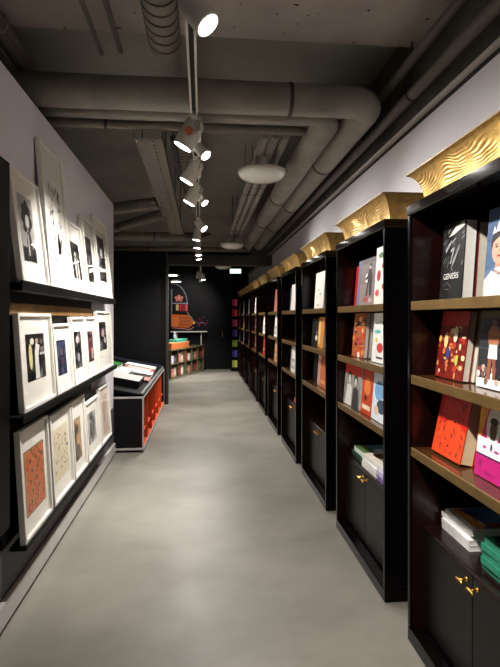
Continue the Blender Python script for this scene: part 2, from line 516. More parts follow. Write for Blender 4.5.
def spot(y, target, r, label, power, cone=55, x=-0.05, zt=2.885, cap=False, drop=0.085, side=0.0, gear=False):
    root = thing('track_spotlight', label, 'spotlight', (x, y, zt), group='spotlights on the corridor track')
    boxpart('adaptor', (-0.022, -0.09, -0.03), (0.022, 0.09, 0.0), M_LAMPW, root, 0.003)
    piv = Vector((side, 0, -drop))
    MB().tube([(0, 0, -0.03), (side * 0.7, 0, -drop * 0.75), tuple(piv)], 0.009, M_LAMPW, 8).build('arm', root)
    d = (Vector(target) - (Vector((x, y, zt)) + piv)).normalized()
    L = r * 1.9
    a = piv - d * L * 0.75
    b = piv + d * L * 0.75
    hd = MB()
    hd.tube([a, a + d * 0.02 * r / 0.06, b - d * 0.01, b], [r * 0.80, r * 0.96, r, r], M_LAMPW, 24)
    h = hd.build('head', root)
    MB().tube([b - d * 0.001, b + d * 0.0015], r * 0.86, M_LENS, 24).build('lens', h)
    if cap:
        sdir = Vector((0.1, -0.8, 0.2)).normalized()
        c = piv - d * 0.0
        side_v = (sdir - d * sdir.dot(d)).normalized()
        MB().tube([c + side_v * (r - 0.002), c + side_v * (r + 0.006)], r * 0.42, M_ORANGELED, 14).build('pivot_cap', h)
    # gear box hanging beside the head, with a slanting vent slot
    if gear:
        gx = -math.copysign(0.032, side if side else -1) - 0.011
        gb = boxpart('gear_box', (gx, -0.10, -0.12), (gx + 0.022, 0.10, -0.03), M_LAMPW, root, 0.003)
        vs_ = MB()
        for e in (-0.001, 0.0215):
            vs_.face([(gx + e, -0.06, -0.10), (gx + e, -0.04, -0.10), (gx + e, 0.06, -0.05), (gx + e, 0.04, -0.05)], M_DARK)
        vs_.face([(gx + 0.002, -0.1005, -0.112), (gx + 0.007, -0.1005, -0.112), (gx + 0.02, -0.1005, -0.045), (gx + 0.015, -0.1005, -0.045)], M_DARK)
        vs_.build('vent_slot', gb)
    ld = bpy.data.lights.new('spot_beam', 'SPOT')
    ld.energy = power
    ld.color = WARM
    ld.spot_size = math.radians(cone)
    ld.spot_blend = 0.75
    ld.shadow_soft_size = r * 0.5
    lo = bpy.data.objects.new('spot_beam', ld)
    C.objects.link(lo)
    lo.parent = root
    lo.location = piv + d * (L * 0.75 + 0.012)
    lo.rotation_euler = d.to_track_quat('-Z', 'Y').to_euler()
    return root

P = LAMP_W
spot(-0.5, (0.95, 0.3, 0.6), 0.05, 'spotlight on the track just behind the camera position', P * 0.7, 90)
spot(0.75, (1.2, 1.5, 1.25), 0.05, 'spotlight on the near track aimed at the nearest bookcase', P * 1.2, 104)
spot(1.98, (0.8, 1.7, 1.7), 0.052, 'large white spotlight at the top of the picture, aimed right', P * 0.65, 95, side=0.03)
spot(3.26, (-1.0, 3.4, 1.15), 0.066, 'white spotlight with amber pivot cap, first one below the crossing pipes', P * 1.25, 85, cap=True, side=-0.03, gear=True, drop=0.1)
spot(3.62, (1.0, 2.95, 1.5), 0.042, 'small spotlight aimed right beside the amber-capped lamp', P * 0.6, 116, side=0.045)
spot(4.1, (-1.0, 4.2, 1.15), 0.066, 'white spotlight aimed left, second below the crossing pipes', P * 1.25, 85, side=-0.03, gear=True, drop=0.1)
spot(4.88, (-1.0, 4.95, 1.15), 0.066, 'white spotlight aimed left, third below the crossing pipes', P * 1.25, 85, side=-0.03, gear=True, drop=0.1)
spot(5.12, (1.0, 4.5, 1.5), 0.042, 'small spotlight aimed right beside the third left-aimed lamp', P * 0.6, 116, side=0.045)
spot(6.55, (1.0, 6.0, 1.6), 0.055, 'spotlight aimed right, standing alone halfway down the track', P * 0.6, 120, side=0.03)
spot(7.3, (-0.45, 7.3, 0.6), 0.06, 'far spotlight in the bunch of four, nearest one', P * 0.9, 150, side=-0.02)
spot(8.15, (-0.35, 8.15, 0.5), 0.06, 'far spotlight in the bunch of four, second one', P * 0.9, 150, side=-0.02)
spot(9.1, (0.2, 8.95, 0.2), 0.06, 'far spotlight in the bunch of four, third one', P * 0.9, 150, side=-0.02)
spot(9.75, (0.3, 9.6, 0.3), 0.06, 'far spotlight in the bunch of four, last before the beam', P * 0.9, 150, side=-0.02)
tr2 = thing('lamp_track', 'short lighting track in the dark far room beyond the beam', 'lighting track', (-0.03, 11.4, 2.72))
boxpart('rail', (-0.02, 0, 0), (0.02, 3.2, 0.035), M_LAMPW, tr2)
for y in (0.4, 2.8):
    MB().tube([(0, y, 0.035), (0, y, 0.88)], 0.005, M_STEEL, 6).build('suspension_wire', tr2)
spot(12.3, (-0.35, 13.7, 0.3), 0.06, 'tiny far spotlight beyond the beam, left of a pair', P * 2.0, 75, x=-0.03, zt=2.72, side=-0.05)
spot(12.9, (0.3, 12.7, 0.0), 0.06, 'tiny far spotlight beyond the beam, right of a pair', P * 2.2, 100, x=-0.03, zt=2.72, side=0.05)
spot(13.9, (-0.5, 15.4, 1.8), 0.055, 'tiny far spotlight on the short track nearest the mural', P * 0.5, 90, x=-0.03, zt=2.72, side=0.0)
for k, (px, py, pz, w) in enumerate(((-0.72, 12.4, 2.62, 'upper'), (-0.66, 12.9, 2.50, 'lower'))):
    root = thing('pendant_lamp', 'small bright %s pendant disc lamp above the far display' % w, 'pendant lamp', (px, py, pz))
    MB().tube([(0, 0, 0), (0, 0, 0.02), (0, 0, 0.05)], [0.16, 0.15, 0.04], M_LAMPW, 20).build('shade', root)
    MB().tube([(0, 0, -0.004), (0, 0, 0.0)], 0.12, M_LENS, 20).build('lens', root)
    MB().tube([(0, 0, 0.05), (0, 0, 3.6 - pz)], 0.004, M_DARK, 6).build('cord', root)
# exit sign
root = thing('exit_sign', 'small glowing pale green emergency sign hanging past the beam', 'sign', (0.80, 12.0, 2.64))
boxpart('housing', (-0.14, -0.02, 0), (0.14, 0.02, 0.12), M_LAMPW, root, 0.004)
boxpart('lit_face', (-0.13, -0.024, 0.01), (0.13, -0.0205, 0.11), mat('sign_face', (225, 250, 232), 0.4, var=0, emit=((215, 255, 228), 2.2)), root)
MB().tube([(0, 0, 0.12), (0, 0, 0.96)], 0.006, M_DARK, 6).build('rod', root)

# ------------------------------------------------------------------ left picture wall
root = thing('backing_panel', 'black backing panel behind the lower two rows of framed pictures', 'wall panel', (XL + 0.006, 0.6, 0.42))
boxpart('panel', (0.001, 2.03, 0), (0.02, 4.08, 1.314), M_BLK, root)
boxpart('wood_rail', (0.02, 2.05, 1.19), (0.032, 4.06, 1.255), M_WOOD, root)
tall = boxpart('display_board', (XL + 0.007, 0.5, 0.55), (-0.955, 2.60, 2.37), M_BLK, None, 0.003)
tag(tall, 'tall black board on the picture wall at the left edge', 'board')
LEDGES = ((1.78, 'upper'), (1.09, 'middle'), (0.39, 'lower'))
for z, w in LEDGES:
    dp, tk = {'upper': (0.125, 0.045), 'middle': (0.130, 0.035), 'lower': (0.117, 0.018)}[w]
    ys = 2.63 if w != 'lower' else 2.72
    root = thing('picture_ledge', 'long black picture ledge carrying the %s row of frames' % w, 'ledge', (XL, ys, z), group='black picture ledges')
    y1 = 5.42 - ys if w != 'lower' else 5.32 - ys
    boxpart('board', (0.0265 if w != 'upper' else 0.001, 0, -tk), (dp, y1, 0), M_BLK, root, 0.002)
    boxpart('lip', (dp - 0.008, 0, 0.0001), (dp, y1, 0.008), M_BLK, root)

def pframe(label, row, y0, y1, h, win, pmat, shapes=(), fw=0.02, matb=None, tilt_gap=None):
    z = LEDGES[row][0]
    w = y1 - y0
    th = 0.032
    xb = XL + 0.075                                  # back bottom edge on the ledge
    gap = (xb - XL - (0.0400 if row else 0.002)) if tilt_gap is None else tilt_gap
    a = math.asin(gap / h)
    root = thing('framed_picture', label, 'framed picture', (xb, y0, z + 0.0005), (0, -a, 0), group='framed pictures on the black ledges')
    W, H = w - 0.012, h
    fm = M_FRAME
    boxpart('frame_rail', (0, 0, 0), (th, fw, H), fm, root, 0.002)
    boxpart('frame_rail', (0, W - fw, 0), (th, W, H), fm, root, 0.002)
    boxpart('frame_rail', (0, fw, 0), (th, W - fw, fw), fm, root, 0.002)
    boxpart('frame_rail', (0, fw, H - fw), (th, W - fw, H), fm, root, 0.002)
    boxpart('mat_board', (0.004, fw, fw), (0.014, W - fw, H - fw), matb or M_MATB, root)
    # seen from the corridor the far end is on the right: u runs with +y
    u0, u1, v0, v1 = win
    iw, ih = W - 2 * fw, H - 2 * fw
    ya, yb = fw + u0 * iw, fw + u1 * iw
    zb, zt = fw + (1 - v1) * ih, fw + (1 - v0) * ih
    fn = lambda u, v, n: (0.0145 + n, ya + u * (yb - ya), zb + v * (zt - zb))
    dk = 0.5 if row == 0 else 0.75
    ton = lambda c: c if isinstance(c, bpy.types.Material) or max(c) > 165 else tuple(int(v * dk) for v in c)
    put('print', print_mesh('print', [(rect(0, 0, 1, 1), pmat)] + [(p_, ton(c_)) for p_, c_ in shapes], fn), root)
    boxpart('glass_pane', (0.024, fw, fw), (0.0255, W - fw, H - fw), GLASS, root)
    return root

K, G1, G2, G3, WH = (14, 13, 14), (58, 56, 56), (112, 110, 108), (170, 167, 162), (236, 232, 224)
bw = lambda n, s=8, seed=0.0: photo_mat(n, [(0.34, (4, 4, 5)), (0.48, (22, 22, 23)), (0.60, (84, 82, 80)), (0.76, (190, 187, 181))], s, seed)
E_ = ellipse
sh = [(rect(0, 0, 1, 1), (168, 165, 160))]
for cx, cy, r in ((.35, .80, .10), (.55, .86, .11), (.72, .78, .10), (.28, .66, .11), (.50, .70, .12), (.74, .62, .11), (.34, .52, .10), (.60, .54, .10)):
    sh.append((E_(cx, cy, r * 1.25, r * .8), (34, 32, 32)))
    sh.append((E_(cx + .03, cy + .02, r * .5, r * .35), (120, 117, 112)))
sh += [(E_(.52, .62, .13, .10), (205, 200, 192)), ([(.36, .02), (.78, .02), (.70, .34), (.62, .46), (.44, .46), (.34, .3)], (92, 90, 88)),
       ([(.55, .02), (.92, .02), (.92, .2), (.80, .26)], K), (rect(.02, .0, .34, .22), (70, 68, 67)), ([(.40, .1), (.48, .1), (.50, .42), (.44, .42)], (200, 196, 188))]
pframe('white framed grey portrait with a curly dark headdress, nearest in the upper row', 0, 2.70, 3.18, 0.62, (.20, .74, .17, .82), bw('print_portrait'), sh)
rnd = random.Random(3)
sh = [(rect(0, 0, 1, 1), (226, 222, 214))]
for k in range(46):
    t = rnd.random()
    x = rnd.choice((rnd.uniform(.04, .3), rnd.uniform(.6, .98), rnd.uniform(.1, .95))) if k > 16 else rnd.uniform(.02, .95)
    y = rnd.uniform(.02, .98) if k > 16 else rnd.uniform(.82, .99)
    sh.append((E_(x, y, rnd.uniform(.015, .06), rnd.uniform(.008, .03), 8, rnd.uniform(0, 3)), rnd.choice((K, K, G1, G2))))
sh += [([(.5, .08), (.72, .1), (.9, .3), (.82, .32), (.66, .2), (.62, .38), (.54, .36)], K), ([(.3, .36), (.62, .4), (.7, .62), (.4, .74), (.3, .6)], (244, 240, 232))]
pframe('tallest white frame with a pale drawing of scattered black marks', 0, 3.19, 3.71, 0.93, (.27, .83, .24, .80), M_MATB, sh)
sh = [(rect(0, 0, .22, 1), (40, 39, 40)), ([(.30, 0), (.42, 0), (.46, .5), (.40, .62), (.32, .5)], (215, 212, 204)), ([(.55, 0), (.75, 0), (.72, .55), (.6, .6)], (190, 187, 180)), (E_(.44, .68, .07, .06), (225, 222, 214))]
pframe('white framed dark photograph of pale standing figures, third in the upper row', 0, 3.72, 4.25, 0.55, (.28, .82, .26, .82), bw('print_dark_a', 7, 2.0), sh)
sh = [([(.2, .2), (.9, .26), (.92, .34), (.2, .28)], (235, 232, 226)), (E_(.5, .7, .22, .12), (30, 29, 30)), (rect(.3, .0, .8, .2), (24, 23, 24))]  # slanting white band is glass glare painted into the print
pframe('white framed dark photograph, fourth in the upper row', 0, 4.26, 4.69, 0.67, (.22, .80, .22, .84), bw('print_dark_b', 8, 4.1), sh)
sh = [(E_(.5, .82, .25, .10), (32, 30, 31)), (E_(.5, .62, .16, .12), (180, 176, 170)), ([(.1, .2), (.95, .24), (.95, .31), (.1, .27)], (240, 236, 230)), (rect(.2, .35, .8, .52), (36, 35, 36))]  # the pale slanted band across it is painted-in glare
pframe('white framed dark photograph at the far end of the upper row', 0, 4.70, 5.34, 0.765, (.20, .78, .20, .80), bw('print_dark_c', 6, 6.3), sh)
# middle row
sh = [(rect(0, .78, 1, 1), (40, 36, 30)), (E_(.22, .52, .09, .28), (226, 216, 150)), (E_(.33, .84, .10, .07), (232, 226, 214)), ([(.42, .02), (.66, .02), (.62, .5), (.72, .74), (.52, .8), (.44, .6)], (232, 229, 222)),
      (E_(.58, .84, .07, .06), (196, 176, 156)), (rect(.72, .60, 1, .70), (150, 148, 146)), (rect(.74, .42, 1, .50), (30, 29, 30)), (rect(0, .0, .18, .30), (18, 18, 20)), (E_(.82, .82, .08, .06), (120, 116, 112)), (rect(.70, .52, 1, .58), (190, 188, 186))]
pframe('white framed photograph of a white clad figure, nearest in the middle row', 1, 2.72, 3.31, 0.53, (.20, .80, .20, .74), bw('print_party', 9, 1.1), sh)
nav = photo_mat('print_navy', [(0.3, (12, 14, 26)), (0.5, (34, 42, 70)), (0.68, (90, 96, 120))], 9, 3.3)
sh = [(E_(.5, .66, .16, .12), (120, 104, 110)), (rect(.34, .28, .70, .5), (92, 66, 76)), (rect(.2, .85, .8, .93), (70, 82, 120)), (E_(.3, .3, .08, .1), (24, 28, 60)), (rect(.42, .08, .6, .22), (110, 100, 112))]
pframe('small white framed navy blue print, second in the middle row', 1, 3.33, 3.77, 0.465, (.22, .78, .22, .78), nav, sh)
sh = [(rect(0, .45, 1, .62), (24, 24, 28)), (E_(.45, .78, .22, .1), (190, 182, 182)), (rect(.3, .1, .7, .42), (60, 60, 74)), (E_(.5, .3, .16, .12), (160, 156, 166))]
pframe('white framed blue grey photograph, third in the middle row', 1, 3.79, 4.22, 0.51, (.22, .78, .20, .80), bw('print_slate', 9, 5.2), sh)
rd = photo_mat('print_red', [(0.32, (18, 14, 16)), (0.48, (70, 40, 46)), (0.6, (132, 92, 92)), (0.74, (226, 206, 198))], 9, 7.7)
sh = [(E_(.45, .84, .25, .1), (34, 26, 30)), (rect(.2, .3, .55, .6), (120, 44, 50)), (rect(.55, .1, .85, .45), (190, 160, 150))]
pframe('white framed reddish photograph, fourth in the middle row', 1, 4.24, 4.65, 0.51, (.22, .78, .22, .78), rd, sh)
sh = [(E_(.35, .8, .22, .13), (30, 26, 28)), (E_(.52, .6, .2, .14), (186, 160, 146)), (rect(.35, .1, .75, .4), (60, 46, 48)), (E_(.75, .35, .12, .12), (214, 206, 198))]
pframe('white framed brown and black photograph at the far end of the middle row', 1, 4.67, 5.38, 0.565, (.20, .70, .16, .68), bw('print_brown', 7, 9.1), sh)
# lower row
sh = [(rect(0, 0, 1, 1), (150, 92, 52)), (rect(.02, .015, .98, .985), (196, 128, 74))]
rnd = random.Random(5)
for j in range(6):
    for i in range(3):
        cx, cy = min(.85, .19 + i * .30 + (.06 if j % 2 else 0)), .10 + j * .158
        sh.append((E_(cx + .10, min(.96, cy + .07), .035, .03, 7), (112, 104, 60)))
        sh.append((E_(cx, cy, rnd.uniform(.10, .13), rnd.uniform(.06, .075), 9, rnd.uniform(0, 3) * 0), rnd.choice(((206, 78, 44), (216, 96, 52), (190, 60, 38)))))
        sh.append((E_(cx + rnd.uniform(-.03, .03), cy, .05, .03, 8), (228, 140, 84)))
        sh.append((E_(cx, cy, .02, .014, 6), (120, 50, 34)))
pframe('white framed orange and red patterned print, nearest in the lower row', 2, 2.74, 3.24, 0.60, (.14, .88, .20, .84), M_MATB, sh)
sh = [(rect(0, 0, 1, 1), (226, 214, 184))]
for k in range(40):
    sh.append((E_(rnd.uniform(.08, .9), rnd.uniform(.08, .92), rnd.uniform(.02, .06), rnd.uniform(.008, .022), 7, rnd.uniform(0, 3)), rnd.choice(((150, 112, 66), (120, 84, 52), (176, 140, 92), (96, 72, 52)))))
sh.append((E_(.93, .55, .06, .03), (92, 52, 140)))
pframe('white framed cream print with scattered brown marks and a purple dot', 2, 3.27, 3.78, 0.58, (.14, .90, .18, .82), M_MATB, sh)
och = photo_mat('print_ochre', [(0.3, (60, 44, 36)), (0.48, (150, 110, 72)), (0.62, (196, 160, 116)), (0.75, (120, 116, 116))], 7, 2.2)
sh = [(E_(.4, .75, .2, .12), (70, 52, 42)), (E_(.45, .5, .16, .12), (206, 150, 86)), (rect(.3, .06, .7, .36), (126, 120, 118))]
pframe('white framed ochre and grey print, third in the lower row', 2, 3.80, 4.21, 0.58, (.20, .74, .24, .84), och, sh)
sh = [([(.2, .1), (.5, .2), (.4, .6), (.25, .7)], (60, 60, 60)), ([(.55, .1), (.8, .15), (.75, .7), (.6, .8)], (96, 95, 94)), (E_(.5, .82, .2, .08), (50, 50, 50))]
pframe('shorter white framed grey sketch, fourth in the lower row', 2, 4.24, 4.76, 0.49, (.18, .80, .20, .78), photo_mat('print_sketch', [(0.3, (70, 70, 70)), (0.5, (140, 139, 137)), (0.7, (205, 203, 198))], 12, 1.4), sh)
sh = [(E_(.5, .62, .2, .14), (206, 176, 158)), (rect(.42, .3, .58, .5), (190, 164, 150))]
pframe('white framed faint pinkish print at the far end of the lower row', 2, 4.78, 5.28, 0.54, (.08, .92, .06, .94), photo_mat('print_pink', [(0.3, (222, 198, 182)), (0.7, (236, 220, 206))], 5, 3.9), sh)

# ------------------------------------------------------------------ bookcases
W, D = 1.02, 0.415
SHELF = (1.675, 1.315, 0.96)
CAB = 0.577
XC = 1.017
me = {}
me['plinth'] = MB().box((0, 0, 0), (D, W, 0.07), M_LACQ, 0.004).mesh('plinth')
me['side'] = MB().box((0, 0, 0.07), (D, 0.03, 2.10), M_LACQ, 0.004).mesh('side_panel')
me['lining'] = MB().box((0.012, 0, 0.07), (D - 0.03, 0.003, 2.10), M_MAHOG).mesh('side_lining')
me['back'] = MB().box((D - 0.02, 0.03, 0.07), (D, W - 0.03, 2.10), M_MAHOG).mesh('back_panel')
me['top'] = MB().box((-0.005, -0.004, 2.10), (D, W + 0.004, 2.150), M_FASCIA, 0.004).mesh('top_panel')
me['shelf'] = MB().box((0.012, 0.03, -0.04), (D - 0.02, W - 0.03, 0), mat('shelf_wood', (74, 45, 22), 0.14, var=0.25, scale=9, spec=0.6)).mesh('shelf')
me['edge'] = MB().box((0.004, 0.03, -0.042), (0.012, W - 0.03, 0.001), M_BRASS, 0.0015).mesh('brass_edge')
me['cab'] = MB().box((0.088, 0.0301, 0.0701), (D - 0.02, W - 0.0301, CAB - 0.02), M_LACQ).mesh('cabinet')
me['cabtop'] = MB().box((0.066, 0.0301, CAB - 0.02), (D - 0.02, W - 0.0301, CAB), M_MAHOG, 0.003).mesh('cabinet_top')
me['door'] = MB().box((0.07, 0, 0.085), (0.088, 0.508, CAB - 0.024), M_DOOR, 0.003).mesh('door')
me['door2'] = MB().box((0.07, 0, 0.085), (0.088, 0.440, CAB - 0.024), M_DOOR, 0.003).mesh('door')
mb = MB()
mb.tube([(0.07, 0, 0), (0.062, 0, 0)], 0.009, M_BRASSB, 10)
mb.tube([(0.066, 0, 0), (0.035, 0, 0)], 0.0045, M_BRASSB, 8)
mb.tube([(0.034, -0.028, -0.006), (0.032, -0.012, 0.002), (0.032, 0.012, 0.002), (0.034, 0.028, -0.006)], [0.005, 0.0065, 0.0065, 0.005], M_BRASSB, 8)
me['handle'] = mb.mesh('handle')

def cornice_mesh():
    """gilded cavetto cornice with hammered wave relief, front and both ends"""
    h, z0 = 0.140, 2.150
    ins, fl = 0.046, 0.064
    nv = 58
    path = []                                              # (side, s)
    x0, ya, yb = ins, 0.045, W - 0.09
    de, df = D - 0.002, 0.0055
    n1 = 80; n2 = 240
    pts = [('n', k / n1) for k in range(n1)] + [('f', k / n2) for k in range(n2)] + [('e', k / n1) for k in range(n1 + 1)]
    verts = []
    for sd, t in pts:
        row = []
        for j in range(nv + 1):
            v = j / nv
            o = fl * (1 - math.sqrt(max(0, 1 - v * v * 0.96))) / (1 - math.sqrt(0.04))
            xf, y0, y1 = x0 - o, ya - o, yb + o
            if sd == 'n':
                x, y, nrm, s = de + (xf - de) * t, y0, (0, -1), de - (de - xf) * t - 1.0
            elif sd == 'f':
                x, y, nrm, s = xf, y0 + (y1 - y0) * t, (-1, 0), y0 + (y1 - y0) * t
            else:
                x, y, nrm, s = xf + (de - xf) * t, y1, (0, 1), y1 + (de - xf) * t
            zz = v * h
            n1_ = noise.noise((s * 5.0, zz * 9.0, 1.7))
            n2_ = noise.noise((s * 16.0, zz * 20.0, 5.1))
            n0_ = noise.noise((s * 2.6, zz * 3.0, 12.3))
            ph = (zz + s * 0.12 * (1 if sd == 'f' else 4) + 0.075 * n0_ + 0.022 * n1_ + 0.008 * n2_) / 0.0125 * 2 * PI
            amp = 0.0024 * math.sin(PI * min(1, max(0, (v - 0.02) / 0.94))) ** 0.5 * (0.7 + 1.3 * noise.noise((s * 9, zz * 14, 9.0)))
            dsp = amp * (math.sin(ph) + 0.3 * math.sin(2 * ph + 1)) + 0.0015 * n2_
            row.append((x + nrm[0] * dsp, y + nrm[1] * dsp, z0 + zz))
        verts.append(row)
    mb = MB()
    i = mb.m(M_GOLD)
    for row in verts:
        mb.v += row
    q = nv + 1
    for a in range(len(verts) - 1):
        for j in range(nv):
            mb.f.append((a * q + j, (a + 1) * q + j, (a + 1) * q + j + 1, a * q + j + 1)); mb.mi.append(i); mb.sm.append(True)
    # top lid with a thin rim
    o = fl
    mb.box((x0 - o - 0.003, ya - o - 0.003, z0 + h), (D - 0.002, yb + o + 0.003, z0 + h + 0.005), M_BRASS)
    return mb.mesh('cornice')
me['cornice'] = cornice_mesh()
ORD = ('nearest', 'second', 'third', 'fourth', 'fifth', 'sixth', 'seventh', 'eighth', 'ninth', 'tenth')
Y0 = [1.38 + 1.33 * k for k in range(10)]
for k, y in enumerate(Y0):
    lab = 'black lacquered bookcase with gilded cornice, %s' % ('nearest to the camera' if k == 0 else ORD[k] + ' from the camera' if k < 9 else 'last in the row')
    r = thing('bookcase', lab, 'bookcase', (XC, y, 0), group='row of black bookcases with gold cornices')
    put('plinth', me['plinth'], r)
    s1 = put('side_panel', me['side'], r)
    put('lining', me['lining'], s1, (0, 0.0301, 0))
    s2 = put('side_panel', me['side'], r, (0, W - 0.03, 0))
    put('lining', me['lining'], s2, (0, -0.0031, 0))
    put('back_panel', me['back'], r)
    put('top_panel', me['top'], r)
    put('cornice', me['cornice'], r)
    for z in SHELF:
        s = put('shelf', me['shelf'], r, (0, 0, z))
        put('brass_edge', me['edge'], s)
    put('cabinet', me['cab'], r)
    put('cabinet_top', me['cabtop'], r)
    for yy, hy, dm in ((0.034, 0.466, 'door'), (0.546, 0.035, 'door2')):
        d = put('door', me[dm], r, (0, yy, 0))
        put('handle', me['handle'], d, (0, hy, CAB - 0.055))

# ------------------------------------------------------------------ books
def book(label, loc, w, h, t, cover, rot=(0, 0, 0), shapes=None, pages=None, name='book', spine=None, group=None, hard=0.003):
    """local frame: front cover faces -x, spine at +y, pages show at -y, stands on z = 0; origin at the lower front edge"""
    if loc[2] in SHELF[1:]:
        h = min(h, 0.308)                                  # clears the shelf above
    loc = (loc[0], loc[1], loc[2] + t * math.sin(rot[1]) + 0.0014)
    r = thing(name, label, 'book', loc, rot, group)
    cm = cover if isinstance(cover, bpy.types.Material) else ink(cover, 0.35)
    sm = cm if spine is None else ink(spine, 0.35)
    mb = MB()
    mb.box((0, 0, 0), (hard, w, h), cm)
    mb.box((t - hard, 0, 0), (t, w, h), cm)
    mb.box((hard, w - hard, 0), (t - hard, w, h), sm)
    mb.build('cover', r)
    boxpart('page_block', (hard, 0.004, 0.003), (t - hard, w - hard, h - 0.003), pages or M_PAGES, r)
    if shapes:
        fn = lambda u, v, n: (-n, w * (1 - u), h * v)
        put('cover_print', print_mesh('cover_print', shapes, lambda u, v, n: fn(u, v, n)), r)
    return r

def text_shapes(parent, body, loc, size, mt, rot):
    cu = bpy.data.curves.new('title', 'FONT')
    cu.body = body
    cu.size = size
    cu.align_x = 'CENTER'
    tmp = bpy.data.objects.new('title_tmp', cu)
    C.objects.link(tmp)
    bpy.context.view_layer.update()
    dg = bpy.context.evaluated_depsgraph_get()
    m = bpy.data.meshes.new_from_object(tmp.evaluated_get(dg))
    bpy.data.objects.remove(tmp)
    m.materials.clear()
    m.materials.append(mt)
    return put('title', m, parent, loc, rot)

def deg(a):
    return a * PI / 180
# --- nearest bookcase, upper shelf
S0, S1, S2 = SHELF
rnd = random.Random(11)
sh = [(rect(0, 0, 1, 1), (28, 28, 30))]
for k in range(40):
    cx = rnd.uniform(.12, .95); cy = rnd.uniform(.45, .96)
    sh.append((E_(cx, cy, rnd.uniform(.03, .12), rnd.uniform(.006, .02), 7, rnd.uniform(.3, 1.1)), rnd.choice(((120, 120, 120), (80, 80, 82), (168, 167, 165), (60, 60, 62)))))
for k in range(16):
    sh.append((E_(rnd.uniform(.1, .7), rnd.uniform(.05, .5), rnd.uniform(.02, .16), .006, 7, rnd.uniform(-.4, .9)), rnd.choice(((110, 110, 112), (70, 70, 72)))))
sh += [([(.98, .92), (.98, .99), (.62, .95), (.4, .86), (.3, .82), (.55, .84)], (196, 194, 190)), ([(.2, .66), (.46, .78), (.42, .72), (.22, .62)], (180, 178, 175)), ([(.5, .4), (.56, .5), (.86, .7), (.62, .48)], (150, 149, 147))]
b = book('black and white photo book with white title on the nearest upper shelf', (1.135, 2.10, S0), 0.205, 0.355, 0.055, (24, 24, 26), (0, deg(4), 0), sh, M_PAGEW, spine=(20, 20, 22))
text_shapes(b, 'GENESIS', (-0.008, 0.100, 0.095), 0.038, ink((226, 224, 218)), (PI / 2, 0, -PI / 2))
# its lettering lies flat on the cover
for ch in b.children:
    if ch.name.startswith('title'):
        ch.location.x = -0.0048
book('thick red backed copy standing behind the black and white photo book', (1.196, 2.098, S0), 0.205, 0.345, 0.05, (120, 28, 30), (0, deg(4), 0), None, M_PAGES)
sh = [(rect(0, 0, 1, 1), (84, 108, 136)), ([(0, .3), (1, .45), (1, 1), (0, 1)], (66, 90, 122)), ([(0, .62), (1, .7), (1, 1), (0, 1)], (50, 72, 106)),
      (E_(.66, .60, .28, .19), (30, 20, 18)), ([(.5, .26), (.78, .26), (.76, .46), (.54, .46)], (178, 128, 108)), (E_(.60, .53, .19, .165), (196, 146, 124)), ([(.40, .60), (.46, .72), (.7, .76), (.88, .64), (.8, .7), (.6, .68)], (30, 20, 18)),
      ([(.40, .71), (.44, .80), (.48, .74), (.54, .85), (.60, .76), (.68, .87), (.74, .76), (.82, .82), (.84, .70), (.62, .74)], (206, 204, 194)),
      ([(.0, .0), (1, .0), (1, .22), (.84, .30), (.62, .24), (.44, .30), (.2, .2), (.0, .06)], (206, 202, 194)), ([(.1, 0), (.3, .0), (.34, .16), (.2, .14)], (186, 182, 176)),
      (E_(.52, .56, .035, .012, 8), (36, 26, 26)), (E_(.68, .56, .035, .012, 8), (36, 26, 26)), (E_(.52, .585, .045, .006, 8), (44, 30, 28)), (E_(.68, .585, .045, .006, 8), (44, 30, 28)), ([(.585, .55), (.61, .55), (.625, .50), (.575, .50)], (176, 124, 104)), (E_(.595, .455, .055, .014, 8), (156, 40, 44)), (E_(.63, .315, .12, .016, 12), (214, 214, 210)), (E_(.63, .29, .05, .014, 12), (190, 192, 192))]
sh = sh[:3] + [([(max(0, u - .27), v) for u, v in p_], c_) for p_, c_ in sh[3:]]
book('large blue portrait book of a woman in white with a tiara', (1.16, 1.685, S0), 0.29, 0.365, 0.03, (60, 84, 120), (0, deg(5), 0), sh, M_PAGEW)
# middle shelf
sh = [(rect(0, 0, 1, 1), (120, 22, 18)), (rect(0, .78, 1, 1), (168, 34, 26))]
rnd = random.Random(21)
for k in range(60):
    cy = rnd.uniform(.04, .74)
    sh.append((E_(rnd.uniform(.05, .95), cy, rnd.uniform(.02, .07), rnd.uniform(.015, .06), 8), rnd.choice(((226, 170, 84), (206, 120, 60), (238, 214, 160), (96, 20, 18), (180, 60, 40), (60, 24, 26)))))
sh += [(E_(.42, .36, .07, .09), (52, 62, 130)), (E_(.62, .66, .07, .12), (240, 222, 184)), (E_(.3, .56, .07, .12), (236, 200, 130)), (E_(.75, .28, .05, .08), (190, 190, 90))]
book('red art book with a crowded golden scene leaning on the nearest middle shelf', (1.11, 2.05, S1), 0.25, 0.325, 0.035, (122, 20, 20), (0, deg(8), 0), sh, M_PAGES)
book('cream paged copy behind the red crowded scene book', (1.153, 2.03, S1), 0.25, 0.33, 0.03, (220, 212, 194), (0, deg(8), 0), None, M_PAGEW)
book('orange and black backed copy at the rear on the nearest middle shelf', (1.19, 2.01, S1), 0.25, 0.325, 0.025, (150, 62, 20), (0, deg(8), 0), None, mat('page_orange', (196, 130, 60), 0.8))
sh = [(rect(0, 0, 1, 1), (40, 42, 46)), (rect(0, 0, 1, .12), (236, 232, 228)), (rect(0, .50, 1, .515), (70, 72, 76)), (rect(0, .66, 1, .675), (66, 68, 72)), (rect(.0, .9, 1, 1), (84, 74, 48))]
for k in range(16):
    sh.append((E_(rnd.uniform(.02, .98), rnd.uniform(.08, .26), .05, .045, 9), rnd.choice(((226, 214, 206), (200, 168, 150), (150, 60, 56), (236, 232, 228), (120, 90, 80)))))
